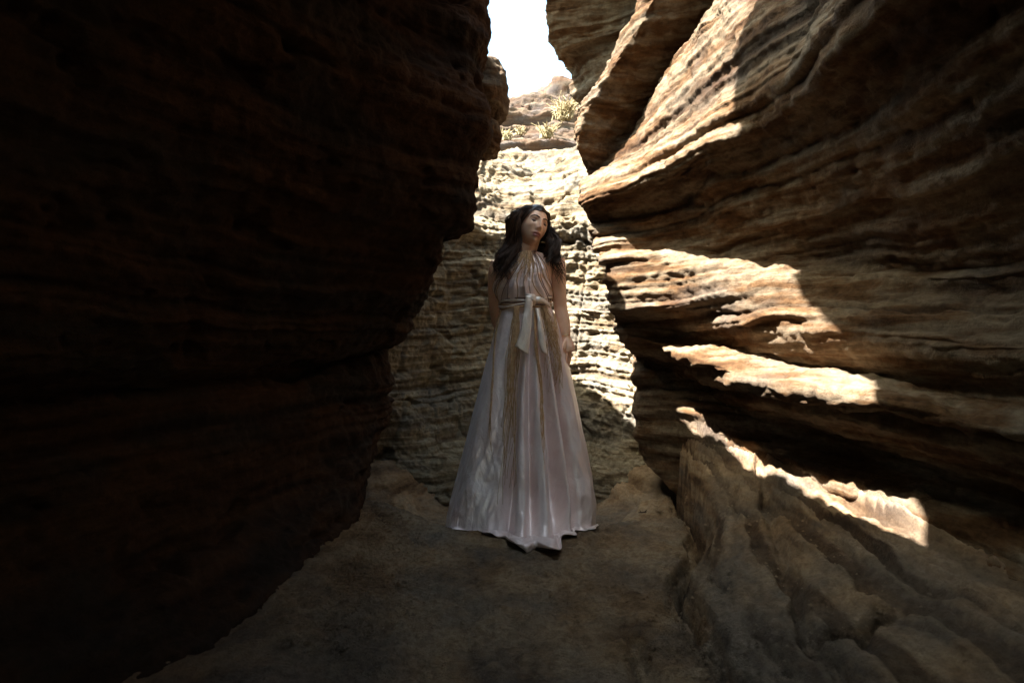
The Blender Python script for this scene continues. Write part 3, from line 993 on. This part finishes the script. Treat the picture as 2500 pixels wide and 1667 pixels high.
def skirt(phi, z, extra=0.0):
    """surface point; z falls from the waist to the floor"""
    zz = np.clip(z, SZ[-1], SZ[0])
    l, r = np.interp(-zz, -SZ, SL), np.interp(-zz, -SZ, SR)
    cx = ((l + r) / 2 - 1250) / F * PD
    a = (r - l) / 2 / F * PD
    v = (SZ[0] - zz) / (SZ[0] - SZ[-1])
    b = np.interp(v, [0, .12, .4, 1], [0.100, 0.135, 0.175, 0.29])
    bb = np.interp(v, [0, .12, .4, 1], [0.100, 0.150, 0.20, 0.30])
    cy = PD + np.interp(v, [0, .1, 1], [0.01, 0.02, 0.02])
    f = np.interp(phi, phi_t, fold_t)
    f2 = np.interp(phi * 1.0 + 0.05 * np.sin(v * 4 + phi * 2), phi_t, fold_t)
    amp = (0.013 + 0.080 * v ** 0.9) * (1 - 0.35 * smooth(0.85, 1.0, v))
    ro = amp * (0.35 * f + 0.65 * f2) + extra
    side = 1 - 0.85 * np.abs(np.sin(phi)) ** 6
    dirx, diry = np.sin(phi), -np.cos(phi)
    x = cx + (a + ro * side) * dirx
    y = cy + (np.where(np.cos(phi) > 0, b, bb) + ro) * diry
    return x, y, z


NP, NV, NX = 520, 190, 46
ph = np.linspace(-math.pi, math.pi, NP + 1)[:-1]
vv = np.linspace(0, 1, NV)
PHI, VV = np.meshgrid(ph, vv, indexing='ij')
zlow = np.array([ground(*skirt(p, SZ[-1])[:2]) for p in ph]) + 0.006
ZZ = SZ[0] + (zlow[:, None] - SZ[0]) * VV
X, Y, Z = skirt(PHI, ZZ)
S1 = np.stack([X, Y, Z], -1)
fl_ = (np.clip((VV - 0.80) / 0.20, 0, 1) ** 2) * (0.02 + 0.10 * np.exp(-((PHI - 0.14) / 0.45) ** 2))
S1[..., 0] += fl_ * np.sin(PHI) * 0.3
S1[..., 1] -= fl_ * np.cos(PHI)
wr = fbm(np.stack([PHI * 2.2, VV * 3.2, 0 * PHI + 3], -1) * 2.0, 3)
S1[..., 1] -= 0.018 * wr * VV ** 1.5
S1[..., 0] += 0.005 * wr * VV * np.sin(PHI)
# the cloth that lies on the floor
ext = 0.014 + 0.23 * np.exp(-((ph - 0.14) / 0.30) ** 2) + 0.06 * np.exp(-((ph + 0.22) / 0.14) ** 2) + 0.03 * np.exp(-((ph - 0.80) / 0.2) ** 2) + 0.012 * np.sin(ph * 13) + 0.008 * np.sin(ph * 29 + 1)
ext = np.maximum(ext, 0.006)
tt = np.linspace(0, 1, NX)[1:]
PH2, TT = np.meshgrid(ph, tt, indexing='ij')
hx, hy = S1[:, -1, 0][:, None], S1[:, -1, 1][:, None]
ox = hx + ext[:, None] * TT * np.sin(PH2) * 0.8
oy = hy - ext[:, None] * TT * np.cos(PH2)
gz = floor_z(ox, oy)
ff = np.interp(PH2, phi_t, fold_t)
rip = 0.5 + 0.5 * np.sin(PH2 * 17 + 5 * TT + 2 * np.sin(PH2 * 5))
big = np.clip(ext / 0.08, 0, 1)[:, None]
oz = gz + 0.004 + big * ((0.030 * np.clip(ff, 0, 1) + 0.012 * rip) * (1 - TT) ** 0.6 + 0.010 * np.sin(TT * math.pi) * (1 + np.sin(PH2 * 19 + TT * 6)) + 0.010 * TT ** 5 * np.clip(np.sin(PH2 * 15 + 0.8), 0, 1))
roll = np.clip((TT - 0.68) / 0.32, 0, 1) * np.exp(-((PH2 - 0.10) / 0.42) ** 2)
oy = oy + 0.55 * ext[:, None] * roll ** 2
oz = oz + 0.028 * np.sin(np.clip(roll, 0, 1) * 2.6) * (0.75 + 0.3 * np.sin(PH2 * 9 + 0.7))
# soften the turn on to the floor
S1[:, -1, 2] = oz[:, 0] + 0.006
S2 = np.stack([ox, oy, oz], -1)
SK = np.concatenate([S1, S2], axis=1)
for _ in range(3):
    q = SK.copy()
    q[:, NV - 8:NV + 8] = 0.5 * SK[:, NV - 8:NV + 8] + 0.25 * (SK[:, NV - 9:NV + 7] + SK[:, NV - 7:NV + 9])
    SK = q
dress_me = Bag()
dress_me.add(SK, grid_faces(NP, NV + NX - 1, 0, True))

# ------------------------------------------------------------------ halter bodice
BY = np.array([616, 622, 632, 645, 660, 676, 690, 704, 720, 736, 752.0])
BL = np.array([1272, 1262, 1250, 1239, 1228, 1216, 1209, 1210, 1216, 1221, 1222.0])
BR = np.array([1302, 1312, 1322, 1331, 1338, 1341, 1342, 1342, 1342, 1343, 1347.0])
BZ = CAM_H - (BY - 833.5) / F * PD
BD = np.array([0.048, 0.062, 0.080, 0.098, 0.118, 0.130, 0.132, 0.128, 0.118, 0.108, 0.106])   # how far the front stands off
BM = np.radians([78, 74, 70, 68, 72, 84, 96, 110, 140, 175, 180.0])


def bodice(u, w):
    """u in -1..1 across the cloth, w 0 collar .. 1 waist"""
    t = w * (len(BY) - 1)
    k = np.arange(len(BY))
    l, r, z, d, m = (np.interp(t, k, q) for q in (BL, BR, BZ, BD, BM))
    p = u * m
    cx = ((l + r) / 2 - 1250) / F * PD
    a = (r - l) / 2 / F * PD / np.maximum(np.sin(np.minimum(m, math.pi / 2)), 0.3)
    pl = np.sin(u * 23 + 0.9 * np.sin(u * 5)) * 0.55 + 0.45 * np.sin(u * 41 + 2 * w)
    am = 0.0045 + 0.0045 * np.sin(np.clip(w, 0, 1) * math.pi) 
    ro = am * pl + 0.010 * np.sin(np.clip((w - 0.55) / 0.42, 0, 1) * math.pi)
    back = np.cos(p) < 0
    x = cx + (a + ro) * np.sin(p)
    y = PD + 0.012 - (np.where(back, 0.10, d) + ro) * np.cos(p)
    return np.stack([x, y, z], -1)


U, WW = np.meshgrid(np.linspace(-1, 1, 320), np.linspace(0, 1, 110), indexing='ij')
dress_me.add(bodice(U, WW), grid_faces(320, 110))
dress = part('dress', dress_me.mesh('dress'), M_SATIN)
sol = dress.modifiers.new('thickness', 'SOLIDIFY')
sol.thickness, sol.offset = 0.0015, 0.0

# neck band
b = Bag()
a = np.linspace(0, 2 * math.pi, 33)
b.tube(np.stack([PW(1288, 615)[0] + 0.050 * np.sin(a), PD + 0.012 - 0.050 * np.cos(a), PW(1288, 614)[2] + 0.006 * np.cos(a) * -1 + 0 * a], -1), 0.0055, 8, False)
part('collar', b.mesh('collar'), M_CORD, dress)

# thin cords running down the bodice over the pleats
for k, u0 in enumerate(np.linspace(-0.80, 0.80, 15)):
    b = Bag()
    ws = np.linspace(0.0, 0.93, 40)
    us = u0 + 0.05 * np.sin(ws * RNG.uniform(4, 9) + RNG.uniform(0, 6)) * ws + RNG.uniform(-0.04, 0.04)
    p = bodice(np.clip(us, -0.97, 0.97), ws)
    nrm = p - np.array([PW(1281, 690)[0], PD + 0.02, 0])
    nrm[:, 2] = 0
    nrm /= np.linalg.norm(nrm, axis=1)[:, None]
    b.tube(p + nrm * 0.006, 0.0019 + 0.0008 * (k % 3 == 0), 6)
    part('cord', b.mesh('cord'), M_CORD if k % 3 else M_RAFFIA, dress)

# ------------------------------------------------------------------ waist wrap, knot, sash, raffia
wrap = []
for k in range(7):
    b = Bag()
    a = np.linspace(0, 2 * math.pi, 81)
    zc = 731 + k * 3.4
    tilt = -5.0
    rx, ry = 0.139 + 0.003 * math.sin(k * 2.1), 0.117 + 0.003 * math.cos(k)
    px = 1283 + rx * F / PD * np.sin(a)
    pts = np.array([PW(p_, zc + tilt * math.sin(aa) + 2.5 * math.sin(aa * 3 + k)) for p_, aa in zip(px, a)])
    pts[:, 1] = PD + 0.012 - ry * np.cos(a)
    b.tube(pts, 0.0062 if k in (1, 4) else 0.0048, 8, False)
    part('waist_cord', b.mesh('waist_cord'), (M_CORD, M_SASH, M_CORD, M_RAFFIA, M_SASH, M_CORD, M_RAFFIA)[k], dress)


def ribbon(name, centre, half, mat, parent, thick=0.004, bow=0.0, nw=9):
    """centre: path points, half: half-width vectors"""
    C = np.asarray(centre, float)
    Hh = np.asarray(half, float)
    n = 24
    C, Hh = pchip(C, [n // (len(C) - 1)] * (len(C) - 1)), pchip(Hh, [n // (len(Hh) - 1)] * (len(Hh) - 1))
    s = np.linspace(-1, 1, nw)
    V = C[:, None] + s[None, :, None] * Hh[:, None]
    V[..., 1] += bow * (s ** 2)[None] + 0.003 * np.sin(np.arange(len(C)) * 0.7)[:, None] * s[None]
    bb_ = Bag()
    bb_.add(V, grid_faces(len(C), nw))
    o = part(name, bb_.mesh(name), mat, parent)
    md = o.modifiers.new('thickness', 'SOLIDIFY')
    md.thickness = thick
    md.offset = 0
    return o


def hw(px, py=0):
    return np.array([px / F * PD, 0, -py / F * PD])


# the satin knot: one loop over the cords, a side wrap and the long tail
ribbon('knot', [PW(1296, 745, -0.125), PW(1297, 731, -0.150), PW(1296, 720, -0.145), PW(1294, 718, -0.110)], [hw(9), hw(11), hw(10, 1), hw(9)], M_SASH, dress, 0.006, 0.012)
ribbon('sash', [PW(1294, 722, -0.150), PW(1290, 750, -0.160), PW(1286, 790, -0.178), PW(1279, 830, -0.190), PW(1274, 856, -0.196)], [hw(9, 1), hw(9, 1), hw(11, 2), hw(13, 5), hw(15, 10)], M_SASH, dress, 0.003, 0.006)
ribbon('sash', [PW(1300, 736, -0.135), PW(1315, 731, -0.132), PW(1330, 736, -0.110), PW(1342, 746, -0.070)], [hw(0, 6), hw(2, 7), hw(2, 6), hw(1, 5)], M_SASH, dress, 0.006, 0.010)
ribbon('sash', [PW(1312, 752, -0.130), PW(1318, 790, -0.165), PW(1322, 825, -0.182), PW(1329, 862, -0.192)], [hw(5), hw(6, 1), hw(8, 2), hw(7, 3)], M_SASH, dress, 0.003, 0.008)


def front_on_skirt(px, py, off):
    x = np.asarray(px, float)
    z = CAM_H - (np.asarray(py) - 833.5) / F * (PD - 0.13)
    X_ = (x - 1250) / F * (PD - 0.13)
    for _ in range(3):
        l, r = np.interp(-z, -SZ, SL), np.interp(-z, -SZ, SR)
        cx, a = ((l + r) / 2 - 1250) / F * PD, (r - l) / 2 / F * PD
        phi = np.arcsin(np.clip((X_ - cx) / a, -0.97, 0.97))
        _, y, _ = skirt(phi, z)
        X_ = (x - 1250) / F * y
        z = CAM_H - (np.asarray(py) - 833.5) / F * y
    v = (SZ[0] - z) / (SZ[0] - SZ[-1])
    fl = np.clip((v - 0.80) / 0.20, 0, 1) ** 2 * 0.10
    return np.stack([X_, y - off - fl - 0.022 * v, z], -1)


def fringe(path, n, sp0, sp1, end_var, rad, off=0.008, curl=3.0):
    b = Bag()
    P = np.array(path, float)
    fine = pchip(P, [14] * (len(P) - 1))
    fine_t = np.linspace(0, 1, len(fine))
    for _ in range(n):
        te = RNG.uniform(1 - end_var, 1)
        t = np.linspace(0, te, 30)
        cx, cy = np.interp(t, fine_t, fine[:, 0]), np.interp(t, fine_t, fine[:, 1])
        o = RNG.normal(0, 1) * 0.7
        ph0, k1 = RNG.uniform(0, 6.28), RNG.uniform(5, 16)
        x = cx + o * (sp0 + (sp1 - sp0) * t) + curl * t * np.sin(t * k1 + ph0) + 0.6 * np.sin(t * 40 + ph0)
        b.tube(front_on_skirt(x, cy, off + RNG.uniform(0, 0.012)), np.linspace(rad, rad * 0.55, 30), 4)
    o = part('fringe', b.mesh('fringe'), M_RAFFIA, dress)
    o['kind'] = 'stuff'
    return o


fringe([(1223, 756), (1213, 795), (1206, 850), (1202, 950), (1197, 1060), (1204, 1135)], 9, 1.5, 3, 0.3, 0.0019)
fringe([(1262, 750), (1258, 800), (1250, 900), (1242, 1050), (1228, 1225)], 46, 5, 17, 0.6, 0.0020, 0.012, 9)
fringe([(1326, 750), (1338, 790), (1348, 850), (1355, 960)], 46, 5, 17, 0.6, 0.0019, 0.014, 12)
fringe([(1305, 752), (1309, 850), (1321, 950), (1324, 1040), (1331, 1130)], 12, 2, 2.5, 0.3, 0.0019)
fringe([(1352, 765), (1360, 830), (1366, 900), (1362, 960)], 14, 3, 7, 0.4, 0.0018, 0.010, 5)
# raffia tuft gathered at the neck
b = Bag()
for _ in range(60):
    u0 = RNG.uniform(-0.62, 0.45)
    ws = np.linspace(0.0, RNG.uniform(0.18, 0.62), 22)
    us = u0 * (0.65 + 0.4 * ws) - 0.08 * ws + 0.05 * np.sin(ws * RNG.uniform(6, 18) + RNG.uniform(0, 6))
    p = bodice(np.clip(us, -0.95, 0.95), ws)
    p[:, 1] -= RNG.uniform(0.006, 0.018)
    b.tube(p, np.linspace(0.0019, 0.001, 22), 4)
_o = part('fringe', b.mesh('fringe'), M_RAFFIA, dress)
_o['kind'] = 'stuff'

# bracelet and ring
b = Bag()
a = np.linspace(0, 2 * math.pi, 37)
c0 = PW(1381, 819, -0.002)
b.tube(np.stack([c0[0] + 0.0275 * np.cos(a), c0[1] + 0.0275 * np.sin(a), c0[2] + 0.004 * np.cos(a)], -1), 0.0014, 6, False)
part('bracelet', b.mesh('bracelet'), M_GOLD)
b = Bag()
c0 = PW(1388, 872, -0.023)
b.tube(np.stack([c0[0] + 0.0096 * np.cos(a), c0[1] + 0.0096 * np.sin(a), c0[2] + 0 * a], -1), 0.0013, 6, False)
part('ring', b.mesh('ring'), M_GOLD)

# ------------------------------------------------------------------ hair
hair = Bag()
cap_t, cap_p = np.meshgrid(np.linspace(-math.pi, math.pi, 61)[:-1], np.linspace(0.001, 2.1, 36), indexing='ij')
lim = np.interp(np.abs(cap_t), [0, 0.55, 0.95, 1.5, math.pi], [0.62, 0.70, 1.35, 2.1, 2.1])
cp = cap_p / 2.1 * lim
CP = np.stack([0.083 * np.sin(cap_t) * np.sin(cp), -0.100 * np.cos(cap_t) * np.sin(cp), 0.125 * np.cos(cp)], -1)
hair.add(H2W(CP), grid_faces(60, 36, 0, True))


def strand(ctrl, r0, amp, waves, n=26):
    C = smooth_path(ctrl, n)
    n_ = len(C)
    t = np.linspace(0, 1, n_)
    ph0 = RNG.uniform(0, 6.28)
    A = amp * np.clip((t - 0.18) * 1.6, 0, 1)
    k = waves * 6.283
    C[:, 0] += A * np.sin(k * t + ph0)
    C[:, 1] += A * np.cos(k * t + ph0) * 0.8
    C[:, 2] += A * 0.35 * np.sin(k * t + ph0 + 1)
    hair.tube(C, r0 * np.interp(t, [0, .1, .7, 1], [0.7, 1, 0.9, 0.25]), 3, False)


def scalp(x, y):
    """a root on the cap above the face"""
    q = 1 - (x / 0.080) ** 2 - (y / 0.097) ** 2
    return np.array([x, y, 0.121 * math.sqrt(max(q, 0.0))])


GR = lambda s=1.0: RNG.normal(0, s)
def lock(ctrl, n, spread, r0, amp, waves):
    """a lock: strands that share one wave and drift a little apart"""
    C = smooth_path(ctrl, 30)
    t = np.linspace(0, 1, len(C))
    ph0, A = RNG.uniform(0, 6.28), amp * np.clip((t - 0.15) * 1.5, 0, 1)
    kk = waves * 6.283 * t ** 1.15
    C = C + np.stack([A * np.sin(kk + ph0), 0.9 * A * np.cos(kk + ph0), 0.4 * A * np.sin(kk + ph0 + 1)], -1)
    for _ in range(n):
        o = RNG.normal(0, 1, 3) * spread
        wv = RNG.normal(0, 1, 3) * spread * 0.5
        D = C + o * (0.25 + 0.75 * np.sin(np.clip(t * 1.1, 0, 1) * math.pi * 0.75))[:, None] + wv * np.sin(t * RNG.uniform(4, 11) + RNG.uniform(0, 6))[:, None]
        m = int(len(C) * RNG.uniform(0.82, 1.0))
        hair.tube(D[:m], r0 * np.interp(t[:m] / t[m - 1], [0, .1, .7, 1], [0.7, 1, 0.9, 0.2]), 3, False)


for _ in range(95):                                              # the heavy side, over her right shoulder
    yy = RNG.uniform(-0.078, 0.07)
    f = RNG.uniform(0, 1)                                        # 0 front .. 1 back
    o = RNG.uniform(0, 1)                                        # 0 inner .. 1 outer
    r = H2W(scalp(-0.004 + GR(0.004), yy))
    s1 = H2W([-0.064 - 0.018 * o, yy * 0.55 + 0.012, 0.070 + GR(0.008)])
    s2 = H2W([-0.094 - 0.040 * o, -0.036 + 0.11 * f, -0.010 + GR(0.014)])
    m1 = PW(1268 - 32 * o + GR(4), 592 + GR(4), -0.055 + 0.11 * f)
    m2 = PW(1258 - 44 * o + GR(4), 636 + GR(6), -0.110 + 0.13 * f)
    e = PW(1252 - 44 * o + GR(7), 682 + GR(13), -0.150 + 0.12 * f)
    lock([r, s1, s2, m1, m2, e], 13, 0.0038, 0.0021, RNG.uniform(0.010, 0.026), RNG.uniform(2.0, 3.6))
for _ in range(72):                                              # the other side
    yy = RNG.uniform(-0.078, 0.07)
    f = RNG.uniform(0, 1)
    o = RNG.uniform(0, 1)
    r = H2W(scalp(0.000 + GR(0.004), yy))
    s1 = H2W([0.058 + 0.016 * o, yy * 0.55 + 0.012, 0.070 + GR(0.008)])
    s2 = H2W([0.084 + 0.026 * o, -0.022 + 0.10 * f, 0.000 + GR(0.010)])
    m1 = PW(1338 + 25 * o + GR(3), 590 + GR(5), -0.030 + 0.10 * f)
    m2 = PW(1334 + 31 * o + GR(4), 619 + GR(5), -0.060 + 0.12 * f)
    e = PW(1338 + 18 * o + GR(6), 644 + GR(9), -0.085 + 0.12 * f)
    lock([r, s1, s2, m1, m2, e], 13, 0.0036, 0.0021, RNG.uniform(0.008, 0.019), RNG.uniform(1.8, 3.0))
for _ in range(420):                                             # behind the neck
    a_ = RNG.uniform(-0.07, 0.07)
    r = H2W(scalp(a_ * 0.4, 0.05 + GR(0.01)))
    s1 = H2W([a_ * 1.1, 0.105, 0.05])
    s2 = H2W([a_ * 1.25, 0.112, -0.03])
    m1 = PW(1297 + a_ * 620, 600, 0.075 + GR(0.012))
    e = PW(1293 + a_ * 700, 640 + GR(16), 0.10 + GR(0.012))
    strand([r, s1, s2, m1, e], 0.0024, 0.006, 2)
for k in range(26):                                              # loose locks over the bare shoulder
    m2 = PW(1350 + GR(5), 622 + GR(4), -0.045)
    e1 = PW(1362 + GR(8), 648 + GR(6), -0.055 + GR(0.006))
    e = PW(1374 + GR(12), 682 + GR(12), -0.050 + GR(0.008))
    strand([H2W([0.09, 0.02, -0.02]), PW(1347 + GR(4), 595, -0.03), m2, e1, e], 0.0019, 0.006, 1.3)
for k in range(60):                                              # fine loose hairs round the outline
    e = PW(1226 + GR(12), 668 + GR(28), -0.08 + GR(0.04))
    strand([H2W([-0.085, 0.02, 0.05]), PW(1246 + GR(7), 575 + GR(10), 0.0), PW(1232 + GR(8), 615 + GR(14), -0.05), e], 0.0010, 0.012, 2.6)
    e = PW(1358 + GR(10), 650 + GR(22), -0.04 + GR(0.03))
    strand([H2W([0.085, 0.02, 0.04]), PW(1352 + GR(5), 572 + GR(9), 0.0), PW(1358 + GR(7), 610 + GR(12), -0.02), e], 0.0010, 0.011, 2.2)
for k in range(16):                                              # locks that fly out to the right
    e = PW(1362 + GR(5), 596 + GR(14), 0.0 + GR(0.02))
    strand([H2W([0.085, 0.02, 0.03]), PW(1349 + GR(3), 560 + GR(6), 0.01), PW(1361 + GR(4), 580 + GR(6), 0.0), e], 0.0013, 0.005, 1.2)
for k in range(40):                                              # flyaways on the left
    e = PW(1225 + GR(9), 640 + GR(26), -0.06 + GR(0.03))
    strand([H2W([-0.08, 0.02, 0.04]), PW(1252 + GR(5), 566 + GR(8), 0.0), PW(1238 + GR(6), 600 + GR(12), -0.04), e], 0.0012, 0.009, 2.0)
part('hair', hair.mesh('hair'), M_HAIR)

# ------------------------------------------------------------------ dry plants on the shelf, a twig, loose stones
M_STRAW, _ = plain('dry_grass', (0.24, 0.19, 0.10), 0.8, 0.2, 0, (0.36, 0.29, 0.16), 20)
M_TWIG, _ = plain('dead_twig', (0.07, 0.045, 0.03), 0.8, 0.2)
bpy.context.view_layer.update()


def hit(o, origin, direction, default):
    ok, p, n, i = o.ray_cast(Vector(origin), Vector(direction).normalized())
    return np.array(p) if ok else np.array(default)


BACK = bpy.data.objects['canyon_wall_back']
RIGHT = bpy.data.objects['canyon_wall_right']


def dry_plant(px, py, target, h, n, label, lean=(0, 0)):
    d = W(px, py, 1.0) - np.array([0, 0, CAM_H])
    base = hit(target, (0, 0, CAM_H), d, W(px, py, 5.6))
    b = Bag()
    for _ in range(n):
        a, sp = RNG.uniform(0, 6.28), RNG.uniform(0.15, 0.75)
        hh = h * RNG.uniform(0.45, 1.1)
        o = np.array([RNG.normal(0, h * 0.16), RNG.normal(0, h * 0.12), -0.03])
        dv = np.array([math.cos(a) * sp + lean[0], math.sin(a) * sp + lean[1], 1.0])
        p1 = o + dv * hh * 0.5
        p2 = o + dv * hh * 0.85 + np.array([math.cos(a), math.sin(a), -0.4]) * hh * 0.22
        b.tube(smooth_path([o, p1, p2], 6), np.linspace(0.006, 0.0025, 7), 3, False)
        for k in range(2):
            t0 = o + dv * hh * RNG.uniform(0.3, 0.7)
            b.tube([t0, t0 + RNG.normal(0, h * 0.16, 3) + np.array([0, 0, h * 0.10])], [0.005, 0.002], 3, False)
    me = b.mesh('dry_grass_tuft')
    o = link('dry_grass_tuft', me, None, M_STRAW)
    o.location = base
    o['label'], o['category'], o['group'] = label, 'dry grass', 'dry grass tufts growing on the rock shelf'
    return o


dry_plant(1236, 334, BACK, 0.11, 45, 'straw coloured grass tuft by the hooked left rock edge, leftmost on the shelf')
dry_plant(1272, 322, BACK, 0.09, 45, 'low straw coloured grass tuft in the middle of the rock shelf')
dry_plant(1335, 330, BACK, 0.16, 70, 'bushy pale grass tuft on the lit rock step below the shelf corner')
dry_plant(1378, 285, BACK, 0.24, 80, 'tallest pale dry plant climbing against the right rock corner under the sky', (0.15, 0))

p = gpt(1575, 1222, 0.02)
b = Bag()
b.tube([(-0.035, 0.01, 0.004), (-0.005, 0, 0.010), (0.02, -0.012, 0.012), (0.045, -0.03, 0.004)], [0.003, 0.004, 0.0035, 0.0012], 5)
b.tube([(-0.005, 0, 0.010), (0.012, 0.016, 0.016), (0.020, 0.030, 0.006)], [0.003, 0.0025, 0.001], 5)
b.tube([(-0.02, 0.004, 0.008), (-0.028, 0.022, 0.014)], [0.003, 0.001], 5)
tw = link('dry_twig', b.mesh('dry_twig'), None, M_TWIG)
tw.location = (p[0], p[1], ground(*p) + 0.004)
tw['label'], tw['category'] = 'small dark forked twig lying on the floor to the right of the dress hem', 'twig'

# loose chips of stone, each one an object
th, phg = np.meshgrid(np.linspace(0, 2 * math.pi, 13)[:-1], np.linspace(0.02, math.pi - 0.02, 8), indexing='ij')
unit = np.stack([np.sin(phg) * np.cos(th), np.sin(phg) * np.sin(th), np.cos(phg)], -1)
stone_spots = [(905, 1215, .022, 'largest stone chip on the floor at the foot of the left wall'), (1002, 1275, .015, 'small stone chip left of the dress hem'),
               (1492, 1245, .016, 'tan stone chip just right of the dress hem'), (1610, 1235, .015, 'stone chip lying in the dark crack below the sloping ledge'),
               (1655, 1345, .014, 'stone chip on the floor where the winding crack bends'), (1345, 1440, .011, 'tiny stone chip on the open floor in front of the dress')]
for k, (px, py, r, lab) in enumerate(stone_spots):
    V = unit * np.array([r * RNG.uniform(.9, 1.4), r * RNG.uniform(.7, 1.1), r * RNG.uniform(.45, .7)])
    V = V * (1 + 0.35 * perlin(unit * 1.7 + k * 3.3))[..., None]
    b = Bag()
    b.add(V, grid_faces(12, 8, 0, True))
    o = link('pebble', b.mesh('pebble'), None, M_FLOOR)
    q = gpt(px, py, 0.02)
    o.location = (q[0], q[1], ground(*q) + r * 0.25)
    o.rotation_euler.z = RNG.uniform(0, 6)
    o['label'], o['category'], o['group'] = lab, 'pebble', 'stone chips scattered on the canyon floor'

# grit and crumbs along the foot of the walls and in the cracks
b = Bag()
octa = np.array([[1, 0, 0], [0, 1, 0], [-1, 0, 0], [0, -1, 0], [0, 0, 1]], float)
octf = [[0, 1, 4, 4], [1, 2, 4, 4], [2, 3, 4, 4], [3, 0, 4, 4]]
lw_y = np.array([1.38, 1.78, 2.4, 3.25]); lw_x = np.array([-0.65, -0.63, -0.69, -0.85])
ly_ = np.array([p_[1] for p_ in LEDGE])[::-1]; lx_ = np.array([p_[0] for p_ in LEDGE])[::-1]
gx, gy = [], []
for _ in range(4200):
    u = RNG.uniform()
    if u < 0.35:
        y = RNG.uniform(1.5, 3.3); x = np.interp(y, lw_y, lw_x) + abs(RNG.normal(0, 0.16)) + 0.02
    elif u < 0.65:
        y = RNG.uniform(1.4, 3.4); x = np.interp(y, ly_, lx_) - abs(RNG.normal(0, 0.07))
    else:
        y = RNG.uniform(1.5, 3.5); x = RNG.uniform(-0.9, 1.2)
    gx.append(x); gy.append(y)
gz_ = floor_z(np.array(gx), np.array(gy))
for x, y, z in zip(gx, gy, gz_):
    r = RNG.uniform(0.002, 0.0085) * (1 if RNG.uniform() < 0.9 else 1.7)
    a = RNG.uniform(0, 6.28)
    v = octa * r * RNG.uniform(0.6, 1.3, (5, 3))
    v = np.stack([v[:, 0] * math.cos(a) - v[:, 1] * math.sin(a), v[:, 0] * math.sin(a) + v[:, 1] * math.cos(a), v[:, 2]], -1) + np.array([x, y, z + 0.001])
    b.add(v, np.zeros((0, 4), int), octf)
o = link('grit', b.mesh('grit'), None, M_FLOOR, False)
o['kind'] = 'stuff'
o['label'], o['category'] = 'fine stone grit and crumbs strewn over the canyon floor', 'grit'
